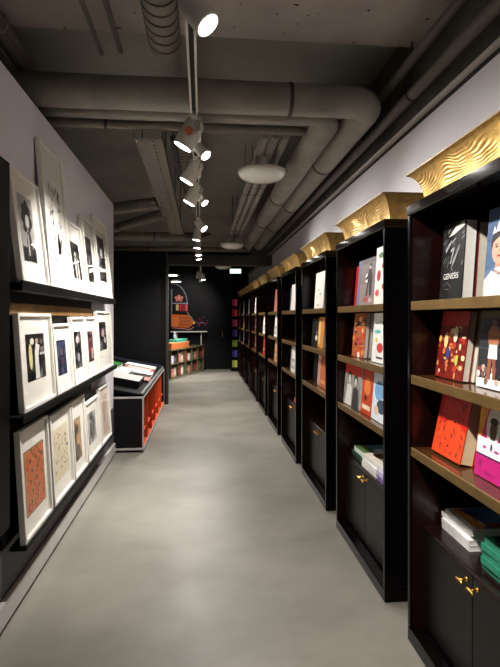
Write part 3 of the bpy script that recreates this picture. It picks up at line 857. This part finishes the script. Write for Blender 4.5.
sh += [([(.42, .12), (.50, .12), (.53, .42), (.44, .42)], (150, 92, 66)), ([(.58, .12), (.65, .12), (.62, .42), (.54, .42)], (140, 84, 60)), ([(.42, .38), (.66, .38), (.64, .56), (.44, .56)], (236, 234, 230)),
       ([(.42, .56), (.66, .56), (.70, .72), (.62, .80), (.46, .80), (.38, .70)], (170, 108, 78)), (E_(.54, .84, .06, .05), (120, 74, 54)), ([(.40, .72), (.48, .66), (.66, .68), (.68, .73)], (186, 120, 88))]
sh = [(([(u - .16, v) for u, v in p_]) if c_ in ((150, 92, 66), (140, 84, 60), (170, 108, 78), (120, 74, 54), (186, 120, 88)) or (c_ == (236, 234, 230)) else p_, c_) for p_, c_ in sh]
book('dark sports book showing a standing figure in white shorts above a crowd', (1.12, 1.69, S1), 0.265, 0.34, 0.03, (36, 37, 40), (0, deg(5), 0), sh, M_PAGEW)
# lower shelf
sh = [(rect(0, 0, 1, 1), (206, 34, 26)), ([(0, 0), (1, 0), (1, .45), (.6, .62), (.2, .5), (0, .56)], (226, 72, 30))]
for k in range(50):
    sh.append((E_(rnd.uniform(.1, .92), rnd.uniform(.06, .9), rnd.uniform(.01, .05), rnd.uniform(.006, .02), 7, rnd.uniform(0, 3)), rnd.choice(((116, 18, 18), (150, 24, 20), (90, 20, 22), (190, 40, 26)))))
book('bright red speckled book leaning on the nearest lower shelf', (1.085, 2.02, S2), 0.26, 0.285, 0.06, (200, 34, 28), (0, deg(12), 0), sh, mat('page_cream', (236, 214, 170), 0.8))
book('cream paged thick volume behind the bright red speckled book', (1.152, 2.0, S2), 0.25, 0.285, 0.03, (232, 214, 176), (0, deg(12), 0), None, mat('page_cream', (236, 214, 170), 0.8))
book('purple backed book at the rear of the nearest lower shelf', (1.205, 1.98, S2), 0.24, 0.30, 0.02, (60, 36, 66), (0, deg(12), 0), None, M_PAGEW)
sh = [(rect(0, 0, 1, 1), (196, 34, 120)), (rect(0, .48, 1, 1), (238, 168, 40)), ([(.1, .48), (.3, .9), (.55, .99), (.8, .9), (.98, .48)], (214, 40, 110)), (E_(.55, .70, .27, .26), (240, 236, 228)), (E_(.56, .64, .13, .15), (96, 62, 46)), (E_(.56, .76, .15, .05), (30, 22, 22)),
      (rect(0, .30, 1, .52), (236, 234, 236)), (rect(0, .28, 1, .30), (50, 24, 60)), (E_(.3, .40, .07, .02, 8), (196, 60, 130)), (E_(.55, .42, .04, .05, 8), (40, 30, 60)), (E_(.75, .39, .1, .018, 8), (180, 60, 130)), (E_(.2, .18, .07, .05, 8), (150, 26, 96)), (rect(.4, .06, .8, .1), (170, 26, 104))]
book('yellow and magenta book with a white hooded figure on the nearest lower shelf', (1.105, 1.765, S2), 0.18, 0.30, 0.025, (190, 36, 116), (0, deg(7), 0), sh, M_PAGEW)
sh = [(rect(0, 0, 1, 1), (34, 32, 38)), (E_(.4, .2, .2, .03, 8, .6), (150, 148, 150)), (E_(.5, .6, .3, .2), (52, 48, 56))]
book('charcoal book at the right edge of the nearest lower shelf', (1.09, 1.52, S2), 0.21, 0.30, 0.025, (32, 30, 36), (0, deg(7), 0), sh, M_PAGEW)

def stack(labels, loc, w, d, t, covers, tops, name='book', pages=None, jit=0.012, rz=0.0, seed=1):
    """books lying flat, front cover up, spine towards the corridor"""
    rn = random.Random(seed)
    z = loc[2]
    n = len(labels)
    for k, lb in enumerate(labels):
        dx, dy = rn.uniform(-jit, jit), rn.uniform(-jit, jit)
        if k == n - 1:
            dx, dy = dx + jit * 0.6, dy - jit * 2
        r = thing(name, lb, 'book', (loc[0] + dx, loc[1] + dy, z + 0.0005), (0, 0, rz + rn.uniform(-.05, .05)), None)
        cm = ink(covers[k % len(covers)], 0.25)
        mb = MB()
        mb.box((0, 0, 0), (d, w, 0.002), cm)
        mb.box((0, 0, t - 0.002), (d, w, t), cm)
        mb.box((0, 0, 0.002), (0.002, w, t - 0.002), cm)
        mb.build('cover', r)
        boxpart('page_block', (0.002, 0.003, 0.002), (d - 0.003, w - 0.003, t - 0.002), pages or M_PAGEW, r)
        if k == n - 1 and tops:
            put('cover_print', print_mesh('cover_print', tops, lambda u, v, q: (d * v, w * (1 - u), t + q)), r)
        z += t + 0.0006
top_b = [(rect(.0, .0, 1, 1), (240, 238, 236)), (rect(.06, .12, .96, .96), (70, 124, 190)), (rect(.06, .55, .96, .96), (110, 166, 222)), ([(.06, .12), (.96, .12), (.96, .3), (.5, .36), (.06, .24)], (224, 140, 60)),
         ([(.5, .3), (.7, .45), (.75, .8), (.9, .85), (.95, .5), (.8, .3)], (150, 70, 50)), (E_(.3, .4, .12, .06), (30, 50, 96)), (E_(.75, .35, .14, .05), (236, 214, 190))]
stack(['white book at the bottom of the white stack on the nearest cabinet', 'white book second from the bottom of the white stack on the nearest cabinet',
       'white book third up in the white stack on the nearest cabinet', 'white edged book with blue and orange cover topping the nearest white stack'],
      (1.165, 2.085, CAB), 0.255, 0.22, 0.024, [(236, 234, 232)], top_b, seed=4)
top_g = [(rect(0, 0, 1, 1), (46, 116, 96)), (rect(.05, .1, .96, .96), (24, 38, 36)), (E_(.5, .5, .2, .2), (60, 110, 96)), (rect(.2, .2, .8, .26), (180, 190, 184))]
stack(['teal green book at the bottom of the green stack on the nearest cabinet', 'teal green book second from the bottom of the green stack', 'teal green book in the middle of the green stack of five',
       'teal green book second from the top of the green stack', 'teal green book with dark cover topping the green stack'],
      (1.135, 1.67, CAB), 0.27, 0.24, 0.026, [(48, 132, 106)], top_g, seed=6, jit=0.006, pages=mat('teal_edge', (70, 150, 124), 0.5))

# --- second bookcase
y = Y0[1]
sh = [(rect(0, 0, 1, 1), (190, 24, 28)), (rect(.3, .1, 1, .45), (232, 226, 222)), (E_(.6, .3, .2, .08), (200, 40, 40)), (rect(.5, .7, .9, .74), (230, 220, 214))]
book('red and white book leaning behind at the far end of the second upper shelf', (1.135, y + 0.72, S0), 0.24, 0.30, 0.02, (176, 24, 28), (0, deg(5), 0), sh, M_PAGEW)
sh = [(rect(0, 0, 1, 1), (136, 118, 112)), (rect(0, 0, .16, 1), (92, 100, 124)), (rect(.16, .45, 1, 1), (118, 104, 102)), (E_(.5, .58, .1, .1), (226, 220, 214)), ([(.48, .2), (.56, .2), (.6, .5), (.66, .2), (.76, .2), (.76, .62), (.68, .78), (.58, .78), (.5, .62), (.4, .58), (.42, .54), (.54, .56)], (24, 22, 24)),
      (E_(.64, .84, .07, .05), (24, 22, 24)), (E_(.63, .80, .04, .035), (214, 190, 176)), (E_(.5, .12, .14, .06), (160, 70, 70)), (E_(.72, .1, .1, .05), (190, 160, 150)), (rect(.16, .9, 1, 1), (90, 82, 84))]
book('grey brown book with a dark dancing figure on the second upper shelf', (1.09, y + 0.36, S0), 0.40, 0.315, 0.03, (96, 96, 112), (0, deg(5), 0), sh, M_PAGEW)
sh = [(rect(0, 0, 1, 1), (238, 234, 226)), (E_(.25, .5, .14, .1), (196, 34, 44)), (E_(.35, .85, .2, .05), (80, 120, 70)), (E_(.2, .2, .14, .06), (214, 90, 90)), (E_(.6, .3, .1, .05), (200, 60, 60)), (E_(.5, .66, .08, .05), (196, 60, 66))]
book('white book with red blossoms on the second upper shelf', (1.075, y + 0.10, S0), 0.25, 0.355, 0.025, (236, 232, 224), (0, deg(4), 0), sh, M_PAGEW)
sh = [(rect(0, 0, 1, 1), (170, 90, 44))]
for k in range(26):
    sh.append((E_(rnd.uniform(.08, .92), rnd.uniform(.05, .95), rnd.uniform(.04, .14), rnd.uniform(.02, .07), 8), rnd.choice(((236, 206, 150), (196, 40, 40), (60, 50, 90), (226, 130, 60), (244, 236, 226), (60, 30, 26)))))
book('colourful brown and red book at the far end of the second middle shelf', (1.09, y + 0.60, S1), 0.26, 0.315, 0.03, (150, 70, 40), (0, deg(5), 0), sh, M_PAGEW)
book('white paged copy behind the colourful book on the second middle shelf', (1.127, y + 0.58, S1), 0.26, 0.31, 0.045, (226, 220, 206), (0, deg(5), 0), None, M_PAGEW)
book('cream backed thick copy at the rear of the second middle shelf', (1.18, y + 0.57, S1), 0.26, 0.30, 0.045, (200, 186, 150), (0, deg(5), 0), None, M_PAGES)
sh = [(rect(0, 0, 1, 1), (240, 238, 234)), (E_(.3, .62, .2, .04), (90, 190, 190)), (E_(.5, .3, .2, .1), (200, 70, 60)), (E_(.7, .8, .14, .06), (70, 110, 60)), (rect(.3, .08, .7, .12), (60, 60, 66)), (E_(.25, .45, .08, .05), (230, 200, 90))]
book('white book with teal and red splashes on the second middle shelf', (1.075, y + 0.12, S1), 0.27, 0.33, 0.03, (240, 238, 234), (0, deg(4), 0), sh, M_PAGEW)
sh = [(rect(0, 0, 1, 1), (150, 146, 140)), (rect(0, .72, 1, 1), (196, 60, 40)), (E_(.32, .66, .13, .13), (30, 28, 28)), (E_(.32, .62, .08, .10), (206, 202, 196)), (E_(.70, .62, .13, .13), (26, 24, 24)), (E_(.70, .58, .08, .09), (196, 192, 186)), ([(.1, 0), (.52, 0), (.50, .42), (.36, .5), (.2, .46)], (216, 214, 210)), ([(.55, 0), (.95, 0), (.88, .42), (.7, .48), (.58, .42)], (60, 58, 58))]
book('grey book showing two dark haired figures on the second lower shelf', (1.06, y + 0.60, S2), 0.38, 0.33, 0.02, (236, 234, 230), (0, deg(5), 0), sh, M_PAGEW)
sh = [(rect(0, 0, 1, 1), (196, 66, 30)), (E_(.5, .6, .3, .2), (226, 130, 60)), (rect(.1, .1, .9, .2), (240, 220, 190)), (E_(.4, .35, .12, .08), (90, 30, 26))]
book('orange red book in the middle of the second lower shelf', (1.065, y + 0.38, S2), 0.20, 0.30, 0.02, (190, 62, 30), (0, deg(5), 0), sh, M_PAGEW)
sh = [(rect(0, 0, 1, 1), (222, 230, 236)), (E_(.4, .6, .3, .2), (120, 170, 210)), (E_(.6, .3, .3, .14), (60, 80, 96)), (E_(.3, .2, .14, .1), (226, 200, 170))]
book('pale blue and white book near the front end of the second lower shelf', (1.065, y + 0.10, S2), 0.27, 0.32, 0.025, (226, 232, 236), (0, deg(5), 0), sh, M_PAGEW)
top_c = [(rect(0, 0, 1, 1), (90, 130, 160)), (rect(0, 0, 1, .4), (90, 120, 70)), (E_(.6, .6, .2, .2), (200, 214, 226))]
stack(['dark green book under the landscape book on the second cabinet', 'blue and green landscape book on the far stack of the second cabinet'], (1.11, y + 0.66, CAB), 0.29, 0.22, 0.034, [(50, 80, 60), (220, 226, 226)], top_c, seed=9)
top_d = [(rect(0, 0, 1, 1), (226, 214, 200)), (E_(.4, .5, .3, .3), (130, 74, 50)), (E_(.7, .4, .2, .2), (240, 236, 230)), (E_(.25, .3, .1, .1), (60, 40, 40))]
stack(['lowest white book in the middle stack on the second cabinet', 'white book in the centre of the middle stack on the second cabinet', 'cream and brown book topping the middle stack on the second cabinet'], (1.10, y + 0.36, CAB), 0.28, 0.24, 0.03, [(232, 230, 226)], top_d, seed=12)
top_e = [(rect(0, 0, 1, 1), (238, 236, 232)), (E_(.5, .5, .3, .24), (90, 70, 130)), (E_(.3, .3, .14, .14), (200, 170, 150))]
stack(['violet book at the bottom of the front stack on the second cabinet', 'lilac edged book in the front stack on the second cabinet', 'white book with violet cover art topping the front stack on the second cabinet'], (1.09, y + 0.06, CAB), 0.27, 0.24, 0.034, [(120, 96, 170), (190, 176, 214), (232, 230, 232)], top_e, seed=15)

# --- third bookcase
y = Y0[2]
sh = [(rect(0, 0, 1, 1), (238, 232, 224)), (E_(.6, .4, .1, .02), (150, 130, 120)), (E_(.4, .1, .2, .03), (200, 190, 180)), (rect(.3, .5, .5, .52), (120, 110, 104))]
book('tall white book on the upper shelf of the third bookcase', (1.09, y + 0.40, S0), 0.36, 0.345, 0.03, (240, 234, 226), (0, deg(4), 0), sh, M_PAGEW)
sh = [(rect(0, 0, 1, 1), (26, 28, 26)), (E_(.6, .3, .16, .1), (226, 216, 206)), (E_(.62, .5, .08, .06), (190, 150, 130)), (rect(.3, .84, .8, .88), (90, 92, 88))]
book('black book with a small pale figure on the third middle shelf', (1.09, y + 0.56, S1), 0.33, 0.27, 0.025, (26, 28, 26), (0, deg(4), 0), sh, M_PAGES)
book('orange yellow book beside the black one on the third middle shelf', (1.075, y + 0.34, S1), 0.22, 0.28, 0.03, (206, 140, 66), (0, deg(4), 0), [(rect(.1, .1, .4, .9), (232, 196, 120))], M_PAGES)
book('black spined book on the lower shelf of the third bookcase', (1.10, y + 0.66, S2), 0.20, 0.29, 0.03, (22, 20, 22), (0, deg(4), 0), None, M_PAGES)
book('pale pink book on the lower shelf of the third bookcase', (1.095, y + 0.52, S2), 0.14, 0.30, 0.03, (206, 160, 150), (0, deg(4), 0), [(rect(.1, .8, .9, .9), (236, 226, 214))], M_PAGEW)
book('terracotta book on the lower shelf of the third bookcase', (1.085, y + 0.30, S2), 0.22, 0.30, 0.03, (190, 104, 66), (0, deg(4), 0), [(rect(.1, .1, .9, .2), (226, 150, 100))], M_PAGES)

# --- fourth to tenth bookcases: one or two books on each shelf, face out
FAR = {
    3: [((238, 232, 226), 'white'), None, ((236, 232, 224), 'white'), ((190, 60, 60), 'red')],
    4: [((190, 110, 100), 'dusty pink'), ((236, 230, 222), 'white'), ((190, 140, 90), 'tan'), ((206, 90, 96), 'rose')],
    5: [None, ((238, 234, 226), 'white'), ((176, 40, 44), 'crimson'), ((226, 222, 214), 'cream')],
    6: [((236, 230, 226), 'white'), ((92, 30, 28), 'maroon'), ((120, 60, 50), 'brown'), None],
    7: [((238, 232, 226), 'white'), ((70, 40, 36), 'chestnut'), ((90, 60, 40), 'umber'), None],
    8: [((226, 222, 218), 'pale grey'), ((120, 90, 60), 'tan'), ((60, 70, 110), 'blue'), None],
    9: [((200, 196, 190), 'light grey'), ((200, 60, 90), 'pink'), ((60, 120, 90), 'green'), None],
}
LV = ('upper', 'middle', 'lower')
bar = lambda c: [(rect(.12, .12, .88, .5), tuple(max(0, int(v * .72)) for v in c)), (rect(.2, .72, .8, .78), tuple(min(255, int(v * .6 + 90)) for v in c)), (E_(.5, .3, .2, .1), tuple(min(255, int(v * .5 + 110)) for v in c))]
for k, rows in FAR.items():
    for j in range(3):
        if rows[j]:
            c, nm = rows[j]
            book('%s book facing out on the %s shelf of the %s bookcase' % (nm, LV[j], ORD[k]), (1.045, Y0[k] + 0.22 + 0.035 * (k - 3), SHELF[j]), 0.27, 0.30 + 0.02 * ((k + j) % 3), 0.03, c, (0, deg(4), 0), bar(c) if j or k > 4 else None, M_PAGEW)
            c2 = ((60, 20, 20), (30, 28, 30), (90, 50, 34), (40, 46, 60))[(k + j) % 4]
            book('dark book behind the %s one on the %s shelf of the %s bookcase' % (nm, LV[j], ORD[k]), (1.11, Y0[k] + 0.70, SHELF[j]), 0.25, 0.29, 0.03, c2, (0, deg(4), 0), bar(c2), M_PAGES)
    if rows[3]:
        c, nm = rows[3]
        stack(['%s book under another on the cabinet of the %s bookcase' % (nm, ORD[k]), '%s book lying on top on the cabinet of the %s bookcase' % (nm, ORD[k])],
              (1.10, Y0[k] + 0.30, CAB), 0.26, 0.22, 0.03, [c], [(rect(.1, .1, .9, .9), (230, 226, 218)), (E_(.5, .5, .2, .2), c)], seed=20 + k)

# ------------------------------------------------------------------ low display unit with orange cubbies
UX, UY0, UY1, UH = -0.69, 6.0, 9.2, 0.65
r = thing('display_unit', 'low black display unit with orange cubbies and steel edges', 'display unit', (UX, UY0, 0))
Ld = UY1 - UY0
boxpart('plinth', (-1.0, 0.03, 0), (-0.03, Ld - 0.03, 0.04), M_DARK, r)
boxpart('end_panel', (-1.0, 0, 0.04), (0, 0.02, UH), M_BLACKW, r)
boxpart('end_panel', (-1.0, Ld - 0.02, 0.04), (0, Ld, UH), M_BLACKW, r)
boxpart('bottom_board', (-1.0, 0.02, 0.04), (-0.002, Ld - 0.02, 0.06), M_ORANGE, r)
boxpart('top_board', (-1.0, 0.02, UH - 0.02), (-0.002, Ld - 0.02, UH), M_BLACKW, r)
boxpart('back_board', (-0.45, 0.02, 0.06), (-0.43, Ld - 0.02, UH - 0.02), M_ORANGE, r)
for k in range(1, 6):
    yy = Ld * k / 6
    boxpart('divider', (-0.43, yy - 0.01, 0.06), (-0.004, yy + 0.01, UH - 0.02), M_ORANGE, r)
for k in range(6):
    yy = Ld * k / 6
    boxpart('shelf', (-0.43, yy + (0.02 if k == 0 else 0.01), 0.2), (-0.02, Ld * (k + 1) / 6 - (0.02 if k == 5 else 0.01), 0.215), M_ORANGE, r)
for a, b in (((-0.012, -0.006, 0.03), (0.006, 0.012, UH + 0.012)), ((-0.012, Ld - 0.012, 0.03), (0.006, Ld + 0.006, UH + 0.012)),
             ((-1.0, -0.006, UH - 0.012), (-0.012, 0.0, UH + 0.012)), ((-1.0, -0.006, 0.03), (-0.012, 0.0, 0.055)),
             ((0.0, 0.012, UH - 0.012), (0.006, Ld - 0.012, UH + 0.012)), ((0.0, 0.012, 0.03), (0.006, Ld - 0.012, 0.055))):
    boxpart('steel_edge', a, b, M_BASE, r)
# sloping reading top: falls towards the corridor
def slope(name, y0, y1, x0, x1, zl, th, mt):
    mb = MB()
    z = lambda x: UH + 0.015 + zl + (-x) * 0.20
    v = [(x0, y0, z(x0)), (x1, y0, z(x1)), (x1, y1, z(x1)), (x0, y1, z(x0))]
    lo = [(a, b, c - th) for a, b, c in v]
    mb.face(v, mt); mb.face(lo[::-1], mt)
    for k in range(4):
        q = (k + 1) % 4
        mb.face([lo[k], lo[q], v[q], v[k]], mt)
    return mb.build(name, r)
slope('sloping_top', 0.01, Ld - 0.01, -1.0, -0.004, 0.015, 0.03, M_BLK)
slope('rim', Ld - 0.04, Ld - 0.01, -1.0, -0.004, 0.05, 0.035, mat('rim_blue', (60, 66, 84), 0.4))
slope('rim', 0.04, Ld - 0.04, -0.034, -0.004, 0.03, 0.015, M_STEEL)
ry = math.atan(0.20)
def on_slope(label, x, y, w, l, t, cm, name='book', pm=None, cat='book', prints=None):
    z = UH + 0.0305 + (-x) * 0.20
    q = thing(name, label, cat, (UX + x, UY0 + y, z), (0, ry, 0))
    mb = MB()
    mb.box((-w, 0, t - 0.004), (0, l, t), cm)
    mb.box((-w, 0, 0), (0, l, 0.004), cm)
    mb.box((-w, 0, 0.004), (-w + 0.004, l, t - 0.004), cm)
    mb.build('cover', q)
    boxpart('page_block', (-w + 0.004, 0.003, 0.004), (-0.004, l - 0.003, t - 0.004), pm or M_PAGEW, q)
    if prints:
        put('cover_print', print_mesh('cover_print', prints, lambda u, v, n: (-w + w * u, l * v, t + n)), q)
    return q
wht = [(rect(.03, .03, .97, .97), (242, 240, 236))]
on_slope('large flat black box with a white lid nearest on the display unit', -0.10, 0.35, 0.52, 0.55, 0.09, ink((18, 17, 18)), 'presentation_box', ink((18, 17, 18)), 'box', wht)
on_slope('pale pink book lying between two white ones on the display unit', -0.05, 1.00, 0.26, 0.34, 0.03, ink((222, 150, 150)))
on_slope('black edged open white book in the middle of the display unit', -0.34, 1.05, 0.36, 0.5, 0.06, ink((30, 29, 30)), prints=wht)
on_slope('white picture book lying toward the far end of the display unit', -0.07, 1.55, 0.5, 0.40, 0.04, ink((232, 230, 226)), prints=wht)
on_slope('rosy book lying behind the white one on the display unit', -0.10, 2.05, 0.45, 0.30, 0.03, ink((200, 110, 110)), prints=[(rect(.1, .1, .9, .9), (230, 200, 190))])
on_slope('white book at the far end of the display unit', -0.10, 2.45, 0.5, 0.36, 0.03, ink((220, 216, 210)), prints=wht)
on_slope('green book at the left rear of the display unit', -0.60, 1.75, 0.34, 0.6, 0.05, ink((46, 110, 52)), prints=[(rect(.1, .1, .9, .9), (56, 130, 60))])
on_slope('beige book beside the picture wall on the display unit', -0.705, 0.9, 0.3, 0.4, 0.06, ink((176, 150, 104)))
# items standing in the orange cubbies
cub = [((206, 60, 30), 'vermilion'), ((232, 196, 90), 'yellow'), ((196, 40, 30), 'scarlet'), ((236, 232, 226), 'white'), ((224, 120, 50), 'amber'), ((210, 80, 50), 'coral')]
for k, (c, nm) in enumerate(cub):
    yy = UY0 + Ld * k / 6 + 0.26
    for q in range(2):
        book('%s %s in cubby %s of the orange display unit' % (nm, 'slim volume' if q == 0 else 'taller volume', ('nearest', 'second', 'third', 'fourth', 'fifth', 'last')[k]),
             (UX - 0.05 - 0.05 * q, yy + 0.2 * q, 0.2155 if q else 0.2155), 0.2, 0.24 + 0.07 * q, 0.03, c, (0, 0, PI), None, M_PAGEW)

# ------------------------------------------------------------------ far room
# low bookshelf standing at an angle
ang = math.atan2(0.83, 2.26)
r = thing('low_bookshelf', 'low olive wood bookshelf standing at an angle in the far room', 'bookshelf', (-0.77, 12.6, 0), (0, 0, -ang))
LB, HB, DB = 2.41, 0.775, 0.32
boxpart('plinth', (-DB + 0.03, 0.02, 0), (-0.02, LB - 0.02, 0.05), M_FRAME, r)
boxpart('bottom_board', (-DB, 0, 0.05), (0, LB, 0.075), M_OLIVEW, r)
boxpart('top_board', (-DB - 0.01, -0.01, HB - 0.03), (0.01, LB + 0.01, HB), M_OLIVEW, r)
boxpart('back_board', (-DB, 0.02, 0.075), (-DB + 0.015, LB - 0.02, HB - 0.03), M_OLIVEW, r)
for k in range(6):
    yy = (LB - 0.022) * k / 5
    boxpart('upright', (-DB + 0.015, yy, 0.075), (0, yy + 0.022, HB - 0.03), M_OLIVEW, r)
for k in range(5):
    yy = (LB - 0.022) * k / 5
    boxpart('shelf', (-DB + 0.015, yy + 0.022, 0.395), (-0.005, yy + (LB - 0.022) / 5, 0.415), M_OLIVEW, r)
mtx = Matrix.Translation((-0.77, 12.6, 0)) @ Matrix.Rotation(-ang, 4, 'Z')
cols = [((196, 120, 110), 'pink'), ((60, 50, 48), 'dark'), ((190, 180, 160), 'cream'), ((150, 40, 36), 'red'), ((120, 96, 70), 'brown'), ((210, 206, 200), 'white'), ((70, 84, 60), 'green'), ((60, 66, 96), 'blue')]
rnd = random.Random(31)
for lv, z in enumerate((0.0755, 0.4155)):
    for bay in range(5):
        for q in range(2):
            c, nm = cols[(bay * 3 + lv * 5 + q * 2) % len(cols)]
            yy = 0.022 + (LB - 0.022) * bay / 5 + 0.03 + q * 0.21
            p = mtx @ Vector((-0.025 - 0.02 * q, yy + 0.17, z))
            book('%s book, %s in %s bay of the angled bookshelf, %s tier' % (nm, ('left', 'right')[q], ('first', 'second', 'third', 'fourth', 'fifth')[bay], ('bottom', 'top')[lv]),
                 tuple(p), 0.15 + 0.02 * q, 0.2 + 0.03 * ((bay + q) % 3), 0.03, c, (0, 0, PI - ang), [(rect(.15, .2, .85, .6), tuple(min(255, v + 36) for v in c))], M_PAGEW)
# things on the low shelf
def at(yl, xl):
    return tuple(mtx @ Vector((xl, yl, HB)))
b1 = thing('display_box', 'orange display box standing on the angled bookshelf', 'box', at(0.15, -0.29), (0, 0, -ang))
boxpart('carton', (0, 0, 0), (0.24, 1.2, 0.16), ink((196, 110, 60)), b1, 0.004)
boxpart('lid_strip', (-0.003, -0.003, 0.135), (0.243, 1.203, 0.163), ink((214, 150, 100)), b1)
b2 = thing('display_box', 'flat teal box on top of the orange display box', 'box', tuple(Vector(at(0.5, -0.27)) + Vector((0, 0, 0.1635))), (0, 0, -ang))
boxpart('carton', (0, 0, 0), (0.2, 0.75, 0.07), ink((60, 150, 130)), b2, 0.004)
boxpart('lid_strip', (-0.002, -0.002, 0.055), (0.202, 0.752, 0.073), ink((96, 186, 164)), b2)
b3 = thing('figurine', 'small grey figurine standing on the flat teal box', 'figurine', tuple(Vector(at(0.62, -0.17)) + Vector((0, 0, 0.237))), (0, 0, 0))
MB().tube([(0, 0, 0), (0, 0, 0.04), (0, 0, 0.1), (0, 0, 0.13)], [0.05, 0.03, 0.045, 0.02], ink((130, 140, 150)), 12).build('body', b3)
MB().tube([(0, 0, 0.125), (0, 0, 0.15), (0, 0, 0.18), (0, 0, 0.195)], [0.015, 0.032, 0.03, 0.01], ink((150, 156, 160)), 12).build('head', b3)
# white wall shelf under the mural
r = thing('wall_shelf', 'thin white wall shelf under the mural in the far room', 'shelf', (-0.94, YB, 1.14))
boxpart('board', (0, -0.22, 0), (1.10, -0.001, 0.03), M_FRAME, r)
boxpart('upright', (0.14, -0.12, -0.44), (0.20, -0.06, 0), M_FRAME, r)
boxpart('upright', (0.9, -0.12, -0.44), (0.93, -0.06, 0), M_FRAME, r)
# mural painted on the far wall
r = thing('wall_mural', 'colourful mural of tiers, arcs and orange diamonds on the black far wall', 'mural', (0, YB, 0))
GL, RD, OR, PKc, BR = (120, 122, 130), (190, 40, 44), (222, 104, 44), (224, 150, 150), (60, 30, 22)
def strip(pts, w):
    out = []
    for k in range(len(pts) - 1):
        (a, b), (c, d) = pts[k], pts[k + 1]
        l = math.hypot(c - a, d - b); nx, ny = -(d - b) / l * w / 2, (c - a) / l * w / 2
        out.append([(a - nx, b - ny), (c - nx, d - ny), (c + nx, d + ny), (a + nx, b + ny)])
    return out
S = []
arc1 = [(-0.95 + 0.50 * math.sin(PI / 2 * k / 10), 2.02 + 0.62 * math.cos(PI / 2 * k / 10)) for k in range(11)] + [(-0.44, 1.98)]
for p_ in strip(arc1, .03): S.append((p_, GL))
for p_ in strip([(-0.92, 2.02), (-0.42, 2.02)], .03): S.append((p_, (150, 150, 156)))
for p_ in strip([(-0.92, 1.34), (-0.92, 2.45)], .035): S.append((p_, GL))
for p_ in strip([(-0.46, 1.76), (-0.20, 1.42)], .03): S.append((p_, GL))
for p_ in strip([(-0.9, 1.27), (-0.35, 1.22), (-0.25, 1.30)], .02): S.append((p_, PKc))
for a in range(5):
    S.append((E_(-0.70 + .09 * math.cos(a * 2 * PI / 5 + .3), 2.17 + .07 * math.sin(a * 2 * PI / 5 + .3), .05, .04, 9), (206, 120, 110)))
S.append((E_(-0.70, 2.17, .035, .03, 9), (236, 190, 120)))
S.append((rect(-.79, 1.80, -.71, 1.98), (214, 190, 130)))
for a in range(3):
    S.append((rect(-.68 + a * .085, 1.78, -.61 + a * .085, 1.99), (RD, (150, 30, 60), (206, 90, 80))[a]))
S.append(([(-.93, 1.30), (-.40, 1.27), (-.23, 1.42), (-.40, 1.66), (-.93, 1.68)], OR))
S.append(([(-.92, 1.32), (-.72, 1.32), (-.72, 1.60), (-.92, 1.60)], (232, 128, 70)))
for j in range(3):
    for i in range(5):
        cx, cy = -.66 + i * .085 + (.04 if j % 2 else 0), 1.36 + j * .11
        if cx < -.3:
            S.append(([(cx - .036, cy), (cx, cy - .05), (cx + .036, cy), (cx, cy + .05)], BR))
            S.append(([(cx - .012, cy), (cx, cy - .018), (cx + .012, cy), (cx, cy + .018)], (240, 220, 160)))
S.append((E_(-.245, 1.42, .035, .04, 9), (244, 208, 90)))
S_main, S = S, []
rnd = random.Random(41)
for k in range(34):
    a = rnd.uniform(0, PI); q = rnd.uniform(.06, .30)
    S.append((E_(0.0 + q * math.cos(a) * .7, 1.32 + q * math.sin(a) * 1.2, .013, .013, 6), rnd.choice(((196, 44, 60), (170, 60, 80), (206, 150, 150), (90, 60, 130)))))
for p_ in strip([(-0.10, 1.42), (0.06, 1.43)], .018): S.append((p_, (110, 130, 150)))
put('painted_dots', print_mesh('painted_dots', S, lambda u, v, n: (u, -0.002 - n * 2, v)), r)
put('painting', print_mesh('painting', S_main, lambda u, v, n: (u, -0.002 - n * 2, v)), r)
# colourful merchandise rack at the far end of the row of bookcases
r = thing('merchandise_rack', 'narrow black rack of colourful goods at the far end of the bookcases', 'rack', (0.86, 14.68, 0))
boxpart('base', (0, 0, 0), (0.56, 0.6, 0.10), M_BLK, r)
boxpart('side_panel', (0, 0.58, 0.10), (0.56, 0.6, 2.2), M_BLK, r)
boxpart('side_panel', (0.54, 0, 0.10), (0.56, 0.58, 2.2), M_BLK, r)
RZ = [0.10 + 0.30 * k for k in range(7)]
for z in RZ + [2.2]:
    boxpart('shelf', (0.0, 0, z), (0.54, 0.58, z + 0.02), M_BLK, r)
boxpart('post', (0, 0, 0.12), (0.02, 0.02, 2.2), M_BLK, r)
RC = [((150, 160, 70), 'olive'), ((44, 44, 120), 'indigo'), ((130, 160, 60), 'lime'), ((74, 60, 150), 'violet'), ((220, 70, 110), 'pink'), ((206, 40, 56), 'red'), ((226, 60, 120), 'magenta')]
RD2 = [((190, 190, 120), 'straw'), ((40, 60, 110), 'navy'), ((190, 210, 60), 'yellow green'), ((60, 50, 110), 'plum'), ((150, 150, 60), 'mustard'), ((60, 130, 150), 'turquoise'), ((60, 30, 50), 'wine')]
for k, z in enumerate(RZ):
    for q, (c, nm) in enumerate((RC[k], RD2[k])):
        g = thing('gift_box', '%s gift box on tier %s of the colourful far rack' % (nm, ('one', 'two', 'three', 'four', 'five', 'six', 'seven')[k]), 'box', (0.885 + 0.27 * q, 14.70, z + 0.0205))
        boxpart('carton', (0, 0, 0), (0.23, 0.3, 0.2), ink(c), g, 0.004)
        boxpart('ribbon', (0.09, -0.002, 0), (0.13, 0.0, 0.2), ink(tuple(min(255, v + 60) for v in c)), g)
